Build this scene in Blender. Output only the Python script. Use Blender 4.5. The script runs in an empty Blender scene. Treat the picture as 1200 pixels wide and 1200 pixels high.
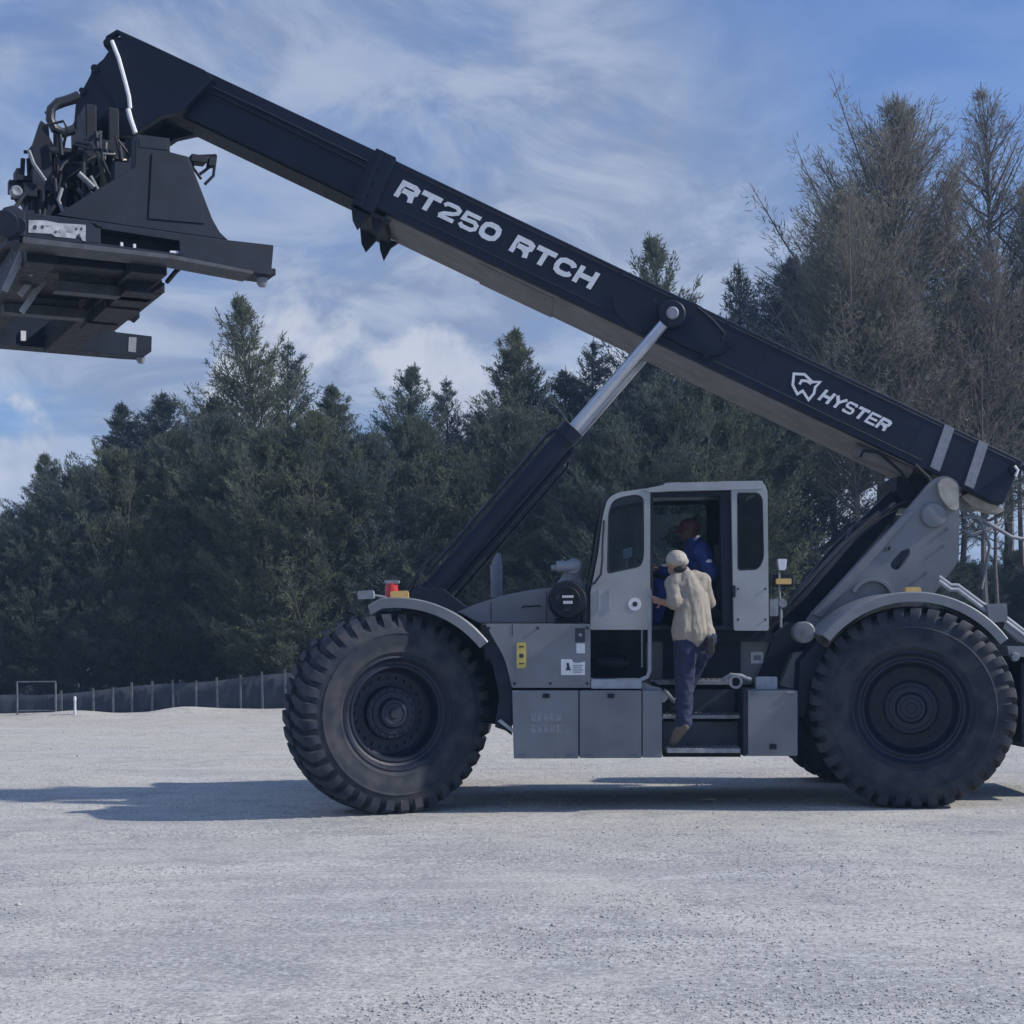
import bpy, bmesh, math, random
import numpy as np
from mathutils import Vector, Matrix
from mathutils.geometry import tessellate_polygon
R = math.radians
sc = bpy.context.scene
C = sc.collection

# ---------------------------------------------------------------- camera, sky, sun, exposure
F, D0, EYE, HZ, ROLL = 1800.0, 14.4, 1.65, 745.0, R(0.6)
cam = bpy.data.cameras.new('camera'); camo = bpy.data.objects.new('camera', cam); C.objects.link(camo)
cam.sensor_width = 36; cam.lens = 36 * F / 1200; cam.shift_y = (HZ - 600) / 1200
cam.clip_end = 3000; cam.clip_start = 0.1
camo.location = (0, -D0, EYE); camo.rotation_euler = (R(90), ROLL, 0)
sc.camera = camo

SUN_EL, SUN_AZ = R(36), R(5)          # azimuth: towards the camera from +X
sun_dir = Vector((math.cos(SUN_EL) * math.cos(SUN_AZ), -math.cos(SUN_EL) * math.sin(SUN_AZ), math.sin(SUN_EL)))
w = bpy.data.worlds.new('World'); sc.world = w; w.use_nodes = True
nt = w.node_tree; nt.nodes.clear()
def N(tree, t, **kw):
    n = tree.nodes.new(t)
    for k, v in kw.items(): setattr(n, k, v)
    return n
def math_node(tree, op, a, b=None, clamp=False):
    n = N(tree, 'ShaderNodeMath', operation=op, use_clamp=clamp)
    for i, v in enumerate((a, b)):
        if v is None: continue
        if isinstance(v, (int, float)): n.inputs[i].default_value = v
        else: tree.links.new(v, n.inputs[i])
    return n.outputs[0]
def smooth(tree, v, lo, hi, a=0.0, b=1.0):
    n = N(tree, 'ShaderNodeMapRange', interpolation_type='SMOOTHSTEP')
    tree.links.new(v, n.inputs[0])
    for i, x in enumerate((lo, hi, a, b)): n.inputs[i + 1].default_value = x
    return n.outputs[0]
def mixrgb(tree, f, a, b, blend='MIX'):
    n = N(tree, 'ShaderNodeMix', data_type='RGBA', blend_type=blend)
    for s, v in ((0, f), (6, a), (7, b)):
        if isinstance(v, (int, float)): n.inputs[s].default_value = v
        elif isinstance(v, (tuple, list)): n.inputs[s].default_value = (*v[:3], 1)
        else: tree.links.new(v, n.inputs[s])
    return n.outputs[2]
def noise(tree, vec, scale, detail=4, rough=.55, dist=0, col=False):
    n = N(tree, 'ShaderNodeTexNoise')
    n.inputs['Scale'].default_value = scale; n.inputs['Detail'].default_value = detail
    n.inputs['Roughness'].default_value = rough; n.inputs['Distortion'].default_value = dist
    if vec is not None: tree.links.new(vec, n.inputs['Vector'])
    return n.outputs[1 if col else 0]
sky = N(nt, 'ShaderNodeTexSky', sky_type='NISHITA', sun_disc=False)
sky.sun_elevation = SUN_EL; sky.sun_rotation = R(90) + SUN_AZ
sky.air_density = 1.0; sky.dust_density = 0.6; sky.ozone_density = 2.5
tc = N(nt, 'ShaderNodeTexCoord'); sx = N(nt, 'ShaderNodeSeparateXYZ'); nt.links.new(tc.outputs['Generated'], sx.inputs[0])
zz = math_node(nt, 'ADD', math_node(nt, 'MAXIMUM', sx.outputs[2], 0.0), 0.16)
cx = math_node(nt, 'DIVIDE', sx.outputs[0], zz); cy = math_node(nt, 'DIVIDE', sx.outputs[1], zz)
cmb = N(nt, 'ShaderNodeCombineXYZ'); nt.links.new(cx, cmb.inputs[0]); nt.links.new(cy, cmb.inputs[1])
mp = N(nt, 'ShaderNodeMapping'); nt.links.new(cmb.outputs[0], mp.inputs[0])
mp.inputs['Rotation'].default_value = (0, 0, R(24)); mp.inputs['Scale'].default_value = (1.0, 0.8, 1); mp.inputs['Location'].default_value = (3.1, 1.7, 0)
n1 = noise(nt, mp.outputs[0], 1.3, 8, .60, .6)
n2 = noise(nt, mp.outputs[0], 3.2, 6, .6, .8)
veil = math_node(nt, 'ADD', math_node(nt, 'MULTIPLY', n1, .75), math_node(nt, 'MULTIPLY', n2, .25))
vf = smooth(nt, veil, .34, .55, .36, .90)
# towards the upper right the veil opens to blue
hole = math_node(nt, 'ADD', math_node(nt, 'MULTIPLY', sx.outputs[0], 1.0), math_node(nt, 'MULTIPLY', sx.outputs[2], .9))
vf = math_node(nt, 'MULTIPLY', vf, smooth(nt, math_node(nt, 'ADD', hole, math_node(nt, 'MULTIPLY', n1, .25)), .46, .70, 1.0, .22))
cumn = noise(nt, tc.outputs['Generated'], 9.0, 8, .58, .25)
bias = None
for px, py, rad in ((70, 540, .075), (15, 560, .07), (520, 432, .045), (560, 470, .05), (830, 640, .07), (1000, 600, .10), (300, 480, .05)):
    dv = Vector(((px - 600) / F, 1, (HZ - py) / F)).normalized()
    dn = N(nt, 'ShaderNodeVectorMath', operation='DISTANCE'); nt.links.new(tc.outputs['Generated'], dn.inputs[0]); dn.inputs[1].default_value = dv
    g = smooth(nt, dn.outputs['Value'], 0.0, rad, .22, 0.0)
    bias = g if bias is None else math_node(nt, 'MAXIMUM', bias, g)
cum = smooth(nt, math_node(nt, 'ADD', cumn, bias), .60, .70, 0, .92)
cum = math_node(nt, 'MULTIPLY', cum, smooth(nt, sx.outputs[2], .18, .26, 1.0, 0.0))
col = mixrgb(nt, 1.0, sky.outputs[0], (.55, .78, 1.14), 'MULTIPLY')
# unseen overhead cloud made brighter and bluer, added fill for the shade
ztint = mixrgb(nt, smooth(nt, sx.outputs[2], .36, .85), (1, 1, 1), (1.65, 1.95, 2.5))
ccol = mixrgb(nt, 1.0, mixrgb(nt, smooth(nt, n2, .38, .62), (2.1, 2.6, 3.75), (3.6, 4.1, 5.1)), ztint, 'MULTIPLY')
col = mixrgb(nt, vf, col, ccol)
col = mixrgb(nt, cum, col, mixrgb(nt, smooth(nt, cumn, .42, .62), (3.3, 3.8, 4.9), (4.9, 5.2, 5.9)))
bg = N(nt, 'ShaderNodeBackground'); nt.links.new(col, bg.inputs[0]); bg.inputs[1].default_value = 0.1
wo = N(nt, 'ShaderNodeOutputWorld'); nt.links.new(bg.outputs[0], wo.inputs[0])

sl = bpy.data.lights.new('sun', 'SUN'); so = bpy.data.objects.new('sun', sl); C.objects.link(so)
sl.energy = 3.95; sl.angle = R(1.2); sl.color = (1.0, .93, .83)
so.rotation_euler = sun_dir.to_track_quat('Z', 'Y').to_euler(); so.location = (20, -5, 30)
vs = sc.view_settings
vs.view_transform = 'Standard'; vs.look = 'None'; vs.exposure = 0.34; vs.gamma = 1
sc.cycles.max_bounces = 6; sc.cycles.transparent_max_bounces = 12

# ---------------------------------------------------------------- photo plane -> place (a point seen at a pixel, at a given depth)
cR, sR = math.cos(ROLL), math.sin(ROLL)
def uv(px, py):
    dx, dy = px - 600, py - HZ
    return dx * cR - dy * sR, dx * sR + dy * cR
def W(px, py, Y=0.0):
    u, v = uv(px, py); k = (D0 + Y) / F
    return Vector((u * k, Y, EYE - v * k))
L = Vector((1.4, 1.6, 0))              # base of the machine

# ---------------------------------------------------------------- materials
def mat(name, base, rough=.55, metal=0.0, var=.25, scale=6.0, bump=0.0, bscale=60.0, base2=None, spec=.5, coat=0.0):
    m = bpy.data.materials.new(name); m.use_nodes = True
    t = m.node_tree; b = t.nodes['Principled BSDF']
    co = N(t, 'ShaderNodeTexCoord').outputs['Object']
    n = noise(t, co, scale, 6, .6)
    f = smooth(t, n, .3, .7)
    b2 = base2 or tuple(c * (1 + var) for c in base)
    b1 = tuple(c * (1 - var) for c in base) if base2 is None else base
    t.links.new(mixrgb(t, f, b1, b2), b.inputs['Base Color'])
    n3 = noise(t, co, scale * 4, 4, .6)
    t.links.new(smooth(t, n3, .3, .75, max(.05, rough - .1), min(1, rough + .12)), b.inputs['Roughness'])
    b.inputs['Metallic'].default_value = metal; b.inputs['Specular IOR Level'].default_value = spec
    b.inputs['Coat Weight'].default_value = coat
    if bump:
        bp = N(t, 'ShaderNodeBump'); bp.inputs['Strength'].default_value = bump; bp.inputs['Distance'].default_value = .02
        t.links.new(noise(t, co, bscale, 5, .6), bp.inputs['Height']); t.links.new(bp.outputs[0], b.inputs['Normal'])
    return m
M = {}
M['boom'] = mat('navy black boom paint', (.0025, .0070, .0200), .5, var=.3, scale=1.6, spec=.28, base2=(.006, .0125, .030), bump=.06, bscale=3)
M['boom2'] = mat('black steel', (.0040, .0065, .014), .6, var=.3, scale=5, spec=.3)
M['spread'] = mat('dark blue grey spreader paint', (.0060, .0120, .0250), .6, var=.35, scale=4, spec=.28)
M['under'] = mat('underside paint with ground light', (.15, .145, .145), .7, var=.2, scale=4)  # pale tone holds the ground light that dark glossy paint would reflect
M['grey'] = mat('grey machine paint', (.150, .163, .183), .5, var=.17, scale=2.2, bump=.04, bscale=9)
M['cab'] = mat('light grey cab paint', (.275, .295, .31), .45, var=.12, scale=2.2, bump=.03, bscale=8)
M['light'] = mat('pale grey steel', (.27, .295, .335), .5, var=.2, scale=8)
M['tread'] = mat('worn step plate', (.21, .225, .25), .55, var=.3, scale=12, bump=.3, bscale=140)
M['dark'] = mat('dark chassis steel', (.008, .013, .028), .6, var=.3, scale=5, spec=.3)
M['rubber'] = mat('tyre rubber', (.013, .019, .034), .78, var=.3, scale=7, bump=.12, bscale=50, base2=(.045, .048, .056), spec=.3)
M['rim'] = mat('dark blue rim', (.004, .008, .024), .55, var=.3, scale=6)
M['hose'] = mat('black hose', (.012, .014, .02), .45, var=.2, scale=10)
M['ghose'] = mat('grey hose', (.20, .22, .25), .6, var=.2, scale=10)
M['chrome'] = mat('cylinder rod', (.42, .45, .51), .36, metal=.6, var=.06, scale=3)
M['white'] = mat('white marking', (.66, .68, .71), .6, var=.06, scale=20)
M['decal'] = mat('weathered white decal', (.30, .32, .36), .6, var=.35, scale=14)
M['paper'] = mat('white sticker', (.6, .62, .66), .5, var=.08, scale=30)
M['ink'] = mat('black ink', (.02, .025, .04), .6, var=.1)
M['faint'] = mat('faint grey lettering', (.215, .232, .262), .6, var=.15, scale=30)
M['mid'] = mat('dark riser steel', (.042, .052, .074), .6, var=.25, scale=6)  # even dark blue grey for the stair risers
M['flange'] = mat('scuffed dark flange', (.036, .042, .054), .6, var=.4, scale=8)
M['yellow'] = mat('yellow sticker', (.50, .39, .10), .5, var=.1, scale=20)
M['amber'] = mat('amber lens', (.62, .40, .13), .35, var=.1, scale=20)
M['red'] = mat('red lens', (.50, .03, .03), .3, var=.15, scale=20)
M['beige'] = mat('beige lug', (.33, .31, .27), .7, var=.25, scale=9)
M['seat'] = mat('black seat vinyl', (.012, .014, .02), .6, var=.2, scale=9)
M['skin'] = mat('skin', (.30, .165, .115), .55, var=.12, scale=14)
M['skin2'] = mat('dark skin', (.085, .045, .032), .55, var=.12, scale=14)
M['shirt'] = mat('tan shirt', (.25, .225, .19), .85, var=.12, scale=16, bump=.25, bscale=22)
M['capm'] = mat('light tan cap', (.33, .31, .27), .85, var=.12, scale=18)
M['capw'] = mat('white cap panel', (.7, .7, .7), .85, var=.05)
M['jeans'] = mat('blue jeans', (.010, .018, .052), .85, var=.3, scale=14, bump=.3, bscale=24)
M['shoe'] = mat('tan work shoe', (.115, .105, .09), .8, var=.2, scale=22)
M['blue'] = mat('royal blue overalls', (.016, .040, .185), .8, var=.25, scale=12, bump=.25, bscale=20)
M['maroon'] = mat('maroon cap', (.085, .03, .04), .85, var=.15, scale=14)
M['hair'] = mat('dark hair', (.015, .012, .012), .7, var=.2, scale=30)
M['glassedge'] = mat('window rubber seal', (.013, .015, .02), .6, var=.1)
def glass(name, tint=(.55, .62, .66)):
    m = bpy.data.materials.new(name); m.use_nodes = True; t = m.node_tree; t.nodes.clear()
    tr = N(t, 'ShaderNodeBsdfTransparent'); tr.inputs[0].default_value = (*tint, 1)
    gl = N(t, 'ShaderNodeBsdfGlossy'); gl.inputs['Roughness'].default_value = .02; gl.inputs[0].default_value = (.9, .95, 1, 1)
    fr = N(t, 'ShaderNodeFresnel'); fr.inputs[0].default_value = 1.5
    mx = N(t, 'ShaderNodeMixShader'); t.links.new(math_node(t, 'MULTIPLY', fr.outputs[0], .4), mx.inputs[0]); t.links.new(tr.outputs[0], mx.inputs[1]); t.links.new(gl.outputs[0], mx.inputs[2])
    o = N(t, 'ShaderNodeOutputMaterial'); t.links.new(mx.outputs[0], o.inputs[0])
    return m
M['glass'] = glass('tinted cab glass')

def leafmat(name, a, b, c):
    m = bpy.data.materials.new(name); m.use_nodes = True; t = m.node_tree; bs = t.nodes['Principled BSDF']
    at = N(t, 'ShaderNodeAttribute', attribute_name='tone'); oi = N(t, 'ShaderNodeObjectInfo')
    c1 = mixrgb(t, at.outputs['Fac'], a, b)
    c2 = mixrgb(t, math_node(t, 'MULTIPLY', oi.outputs['Random'], .6), c1, c)
    t.links.new(c2, bs.inputs['Base Color']); bs.inputs['Roughness'].default_value = .75; bs.inputs['Specular IOR Level'].default_value = .25
    tl = N(t, 'ShaderNodeBsdfTranslucent'); t.links.new(c2, tl.inputs[0])
    mx = N(t, 'ShaderNodeMixShader'); mx.inputs[0].default_value = .35
    t.links.new(bs.outputs[0], mx.inputs[1]); t.links.new(tl.outputs[0], mx.inputs[2])
    t.links.new(mx.outputs[0], t.nodes['Material Output'].inputs[0])
    return m
M['leaf_green'] = leafmat('conifer foliage', (.062, .090, .084), (.122, .150, .104), (.150, .155, .084))
M['leaf_dark'] = leafmat('dark evergreen foliage', (.050, .076, .092), (.100, .130, .116), (.110, .130, .095))
M['leaf_brown'] = leafmat('brownish thin foliage', (.145, .135, .118), (.245, .222, .185), (.155, .170, .125))
M['bark'] = mat('grey brown bark', (.075, .065, .062), .9, var=.35, scale=7, bump=.4, bscale=20)
M['branch'] = mat('grey twigs', (.12, .105, .105), .9, var=.3, scale=7)

# ---------------------------------------------------------------- mesh builder
def round_poly(pts, r, n=5):
    out = []; k = len(pts)
    for i in range(k):
        p, a, b = Vector(pts[i]), Vector(pts[i - 1]), Vector(pts[(i + 1) % k])
        rr = r[i] if isinstance(r, (list, tuple)) else r
        if rr <= 0: out.append(tuple(p)); continue
        da, db = a - p, b - p
        rr = min(rr, da.length * .48, db.length * .48)
        q0, q1 = p + da.normalized() * rr, p + db.normalized() * rr
        for j in range(n + 1):
            s = j / n; out.append(tuple((q0 * (1 - s) + p * s) * (1 - s) + (p * (1 - s) + q1 * s) * s))
    return out
class MB:
    def __init__(s): s.v = []; s.f = []
    def add(s, vs_, fs):
        o = len(s.v); s.v += [tuple(p) for p in vs_]; s.f += [tuple(i + o for i in f) for f in fs]; return s
    def box(s, a, b, mtx=None):
        (x0, y0, z0), (x1, y1, z1) = a, b
        p = [Vector(q) for q in ((x0,y0,z0),(x1,y0,z0),(x1,y1,z0),(x0,y1,z0),(x0,y0,z1),(x1,y0,z1),(x1,y1,z1),(x0,y1,z1))]
        if mtx is not None: p = [mtx @ q for q in p]
        return s.add(p, [(3,2,1,0),(4,5,6,7),(0,1,5,4),(1,2,6,5),(2,3,7,6),(3,0,4,7)])
    def prism(s, loops, fr, bk):
        """loops: list of 2-D loops (outer, holes); fr/bk map a 2-D point to the front / back 3-D point"""
        flat = [p for lp in loops for p in lp]; n = len(flat)
        tris = tessellate_polygon([[Vector((p[0], p[1], 0)) for p in lp] for lp in loops])
        vs_ = [fr(p) for p in flat] + [bk(p) for p in flat]; fs = []
        for t in tris:
            fs.append(tuple(t)); fs.append(tuple(i + n for i in reversed(t)))
        o = 0
        for lp in loops:
            k = len(lp)
            for i in range(k): fs.append((o + i, o + (i + 1) % k, n + o + (i + 1) % k, n + o + i))
            o += k
        return s.add(vs_, fs)
    def pp(s, poly, y0, y1, yref=None, holes=()):
        """outline measured at depth yref (default y0), extruded straight back from y0 to y1"""
        yr = y0 if yref is None else yref
        def fr(p): q = W(p[0], p[1], yr); return Vector((q.x, y0, q.z))
        def bk(p): q = W(p[0], p[1], yr); return Vector((q.x, y1, q.z))
        return s.prism([list(poly)] + [list(h) for h in holes], fr, bk)
    def tube(s, pts, r, n=8, cap=True):
        pts = [Vector(p) for p in pts]; k = len(pts)
        rs = r if isinstance(r, (list, tuple)) else [r] * k
        d0 = (pts[1] - pts[0]).normalized(); up = Vector((0, 0, 1)) if abs(d0.z) < .9 else Vector((1, 0, 0))
        a = d0.cross(up).normalized(); vs_ = []
        for i in range(k):
            d = (pts[min(i + 1, k - 1)] - pts[max(i - 1, 0)]).normalized()
            a = (a - d * a.dot(d)).normalized(); b = d.cross(a)
            for j in range(n):
                t = 2 * math.pi * j / n; vs_.append(pts[i] + (a * math.cos(t) + b * math.sin(t)) * rs[i])
        fs = [(i * n + j, i * n + (j + 1) % n, (i + 1) * n + (j + 1) % n, (i + 1) * n + j) for i in range(k - 1) for j in range(n)]
        if cap: fs += [tuple(range(n - 1, -1, -1)), tuple(range((k - 1) * n, k * n))]
        return s.add(vs_, fs)
    def cyl(s, a, b, r, r2=None, n=24): return s.tube([a, b], [r, r if r2 is None else r2], n)
    def lathe(s, prof, o=(0,0,0), axis='Y', n=64, close=False):
        vs_ = []; o = Vector(o); k = len(prof)
        for i in range(n):
            t = 2 * math.pi * i / n; c_, s_ = math.cos(t), math.sin(t)
            for (r, h) in prof:
                q = Vector((r * c_, h, r * s_)) if axis == 'Y' else Vector((r * c_, r * s_, h))
                vs_.append(o + q)
        m = k if close else k - 1
        fs = [(i * k + j, i * k + (j + 1) % k, ((i + 1) % n) * k + (j + 1) % k, ((i + 1) % n) * k + j) for i in range(n) for j in range(m)]
        return s.add(vs_, fs)
    def build(s, name, m, parent=None, origin=None, bevel=0, ang=35, smooth_=True):
        me = bpy.data.meshes.new(name)
        vv = s.v if origin is None else [tuple(Vector(p) - origin) for p in s.v]
        me.from_pydata(vv, [], s.f); me.update()
        bm = bmesh.new(); bm.from_mesh(me); bmesh.ops.recalc_face_normals(bm, faces=bm.faces); bm.to_mesh(me); bm.free()
        me.materials.append(m if not isinstance(m, str) else M[m])
        if smooth_:
            me.polygons.foreach_set('use_smooth', [True] * len(me.polygons)); me.set_sharp_from_angle(angle=R(ang))
        o = bpy.data.objects.new(name, me); C.objects.link(o)
        if parent is not None: o.parent = parent
        if bevel:
            bv = o.modifiers.new('bevel', 'BEVEL'); bv.width = bevel; bv.segments = 2; bv.limit_method = 'ANGLE'; bv.angle_limit = R(40)
            bv.harden_normals = True
        return o
def tag(o, label=None, cat=None, group=None, kind=None):
    for k, v in (('label', label), ('category', cat), ('group', group), ('kind', kind)):
        if v: o[k] = v
    return o
def empty(name, loc, rz=0, parent=None):
    o = bpy.data.objects.new(name, None); C.objects.link(o); o.location = loc; o.rotation_euler = (0, 0, rz); o.empty_display_size = .3
    if parent is not None: o.parent = parent
    return o

# ---------------------------------------------------------------- ground
rng = np.random.default_rng(7)
def axis_pts(c0, c1, step, far, m):
    core = np.arange(c0, c1 + 1e-6, step); g = np.geomspace(1, far, m) - 1
    return np.concatenate([c0 - g[:0:-1], core, c1 + g[1:]])
gx = axis_pts(-16, 16, .16, 700, 26); gy = axis_pts(-11, 22, .09, 900, 26)
GX, GY = np.meshgrid(gx, gy)
def wav(x, y, seed, n=26, lo=.25, hi=2.6):
    r = np.random.default_rng(seed); z = np.zeros_like(x)
    for i in range(n):
        k = lo * (hi / lo) ** r.random(); a = r.random() * 6.283; p = r.random() * 6.283
        z += np.sin(k * 2 * (x * np.cos(a) * .8 + y * np.sin(a) * 1.2) + p) / (k + .6)
    return z / n ** .5
GZ = wav(GX, GY, 3) * .022
md = np.exp(-((np.abs(GX - 1.4) / 4.2) ** 4) - ((np.abs(GY - 1.5) / 2.4) ** 4))
GZ = GZ * (1 - .9 * md) - .012
GZ += np.where(GY > 17.5, .05 * np.clip((GY - 17.5) / 2, 0, 1) * (1 + wav(GX, GY, 11) * .8), 0) * (np.abs(GX) < 60)
for ta, tb_, tc_, td in ((-2.3, .35, .11, .4), (-5.2, .8, .07, 2.0), (8.2, .5, .09, 1.1), (12.6, .7, .06, 3.0), (5.0, .4, .1, 5.0)):
    for off in (-1.15, 1.15):
        q = GY - (ta + tb_ * np.sin(tc_ * GX * 2 + td) + .05 * GX * (1 if ta < 0 else -.6) + off)
        GZ += (-.020 * np.exp(-(q / .26) ** 4) + .011 * np.exp(-((np.abs(q) - .42) / .12) ** 2)) * (.6 + .5 * np.sin(GX * .7 + ta)) * (np.abs(GX) < 40)
# low heaps of gravel along the fence
for hx, hy, hh, hw in ((-9.5, 18.6, .10, .9), (-7.2, 18.9, .12, .7), (-6.1, 19.0, .08, 1.0), (-4.6, 18.8, .1, .8)):
    GZ += hh * np.exp(-((GX - hx) / hw) ** 2 - ((GY - hy) / .5) ** 2)
nx, ny = len(gx), len(gy)
gm = bpy.data.meshes.new('gravel_ground')
idx = np.arange(nx * ny).reshape(ny, nx)
fa = np.stack([idx[:-1, :-1], idx[:-1, 1:], idx[1:, 1:], idx[1:, :-1]], -1).reshape(-1, 4)
gm.from_pydata(np.stack([GX, GY, GZ], -1).reshape(-1, 3).tolist(), [], fa.tolist())
gm.polygons.foreach_set('use_smooth', [True] * len(gm.polygons))
go = bpy.data.objects.new('ground', gm); C.objects.link(go); tag(go, kind='structure')
gmat = bpy.data.materials.new('pale crushed gravel'); gmat.use_nodes = True; t = gmat.node_tree; b = t.nodes['Principled BSDF']
co = N(t, 'ShaderNodeTexCoord').outputs['Object']
big = noise(t, co, .45, 6, .65); mid = noise(t, co, 2.2, 5, .6); fine = noise(t, co, 34, 5, .75); grit = noise(t, co, 75, 3, .7)
mpg = N(t, 'ShaderNodeMapping'); t.links.new(co, mpg.inputs[0]); mpg.inputs['Scale'].default_value = (.16, 1.5, 1)
streak = noise(t, mpg.outputs[0], 2.3, 7, .68, .4)
c1 = mixrgb(t, smooth(t, big, .40, .60), (.31, .312, .318), (.45, .44, .41))
sg = N(t, 'ShaderNodeSeparateXYZ'); t.links.new(co, sg.inputs[0])
warm = smooth(t, math_node(t, 'ADD', sg.outputs[1], math_node(t, 'MULTIPLY', big, 8)), 5, 14, .25, .85)   # sandier gravel towards the far edge
c1 = mixrgb(t, warm, c1, (.455, .425, .36))
c1 = mixrgb(t, smooth(t, streak, .46, .66, 0, .7), c1, (.49, .485, .465))
c1 = mixrgb(t, smooth(t, streak, .30, .44, .35, 0), c1, (.27, .27, .28))
c1 = mixrgb(t, smooth(t, mid, .50, .70, 0, .5), c1, (.235, .235, .245))
sp8 = noise(t, co, 9, 5, .7)
c1 = mixrgb(t, smooth(t, sp8, .50, .72, 0, .5), c1, (.23, .235, .245))
c1 = mixrgb(t, smooth(t, sp8, .28, .46, .45, 0), c1, (.50, .495, .48))
c1 = mixrgb(t, smooth(t, fine, .50, .64, 0, .75), c1, (.17, .175, .185))
c1 = mixrgb(t, smooth(t, fine, .36, .48, .7, 0), c1, (.62, .61, .59))
c1 = mixrgb(t, smooth(t, grit, .55, .72, 0, .5), c1, (.20, .205, .22))
t.links.new(c1, b.inputs['Base Color']); b.inputs['Roughness'].default_value = .95; b.inputs['Specular IOR Level'].default_value = .15
bh = math_node(t, 'ADD', math_node(t, 'MULTIPLY', fine, 1.0), math_node(t, 'MULTIPLY', grit, .5))
bp = N(t, 'ShaderNodeBump'); bp.inputs['Strength'].default_value = .4; bp.inputs['Distance'].default_value = .03
t.links.new(bh, bp.inputs['Height']); t.links.new(bp.outputs[0], b.inputs['Normal'])
gm.materials.append(gmat)

# loose stones over the yard (nobody could count them)
def gz_at(x, y):
    i = np.clip(np.searchsorted(gx, x) - 1, 0, nx - 2); j = np.clip(np.searchsorted(gy, y) - 1, 0, ny - 2)
    fx = (x - gx[i]) / (gx[i + 1] - gx[i]); fy = (y - gy[j]) / (gy[j + 1] - gy[j])
    return (GZ[j, i] * (1 - fx) + GZ[j, i + 1] * fx) * (1 - fy) + (GZ[j + 1, i] * (1 - fx) + GZ[j + 1, i + 1] * fx) * fy
ns = 110000
dd = 5.6 * (30 / 5.6) ** (rng.random(ns) ** 1.25); yy = dd - D0; xx = (rng.random(ns) - .5) * .86 * dd
keep = (wav(xx, yy, 21, 30, .5, 4) + .5 * wav(xx, yy, 22, 30, 2, 9) + rng.normal(0, .25, ns)) > .22
xx, yy, dd = xx[keep], yy[keep], dd[keep]; ns = len(xx)
sz = (.0035 + .0075 * rng.random(ns) ** 3.5) * (.85 + .012 * dd)
sz[rng.random(ns) < .004] *= 1.9
octa = np.array([(1,0,0),(0,1,0),(-1,0,0),(0,-1,0),(0,0,.75),(0,0,-.6)], float)
of = np.array([(0,1,4),(1,2,4),(2,3,4),(3,0,4),(1,0,5),(2,1,5),(3,2,5),(0,3,5)])
an = rng.random(ns) * 6.283; ca, sa = np.cos(an), np.sin(an)
st = rng.uniform(.65, 1.35, (ns, 3)); P = octa[None] * st[:, None, :] * sz[:, None, None] + rng.normal(0, .16, (ns, 6, 3)) * sz[:, None, None]
PX = P[..., 0] * ca[:, None] - P[..., 1] * sa[:, None] + xx[:, None]; PY = P[..., 0] * sa[:, None] + P[..., 1] * ca[:, None] + yy[:, None]
PZ = P[..., 2] + (gz_at(xx, yy) + sz * .2)[:, None]
def fast_mesh(name, verts, faces, tone=None, mats=()):
    me = bpy.data.meshes.new(name); k = faces.shape[1]
    me.vertices.add(len(verts)); me.vertices.foreach_set('co', np.ascontiguousarray(verts, np.float32).ravel())
    me.loops.add(faces.size); me.loops.foreach_set('vertex_index', np.ascontiguousarray(faces, np.int32).ravel())
    me.polygons.add(len(faces)); me.polygons.foreach_set('loop_start', np.arange(0, faces.size, k, dtype=np.int32))
    me.update(calc_edges=True)
    if tone is not None:
        at = me.attributes.new('tone', 'FLOAT', 'FACE'); at.data.foreach_set('value', np.ascontiguousarray(tone, np.float32))
    for m_ in mats: me.materials.append(m_)
    return me
sv = np.stack([PX, PY, PZ], -1).reshape(-1, 3); sf = (of[None] + (np.arange(ns) * 6)[:, None, None]).reshape(-1, 3)
stm = bpy.data.materials.new('loose stones'); stm.use_nodes = True; t = stm.node_tree; b = t.nodes['Principled BSDF']
at = N(t, 'ShaderNodeAttribute', attribute_name='tone'); rp = N(t, 'ShaderNodeValToRGB'); t.links.new(at.outputs['Fac'], rp.inputs[0])
rp.color_ramp.elements[0].color = (.24, .24, .25, 1); rp.color_ramp.elements[1].color = (.42, .415, .405, 1)
e = rp.color_ramp.elements.new(.35); e.color = (.33, .33, .335, 1)
t.links.new(rp.outputs[0], b.inputs['Base Color']); b.inputs['Roughness'].default_value = .9
sto = bpy.data.objects.new('loose_gravel', fast_mesh('loose_gravel', sv, sf, np.repeat(rng.random(ns) ** .8, 8), [stm])); C.objects.link(sto)
tag(sto, 'small loose stones scattered over the pale gravel yard', 'gravel', kind='stuff')

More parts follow.
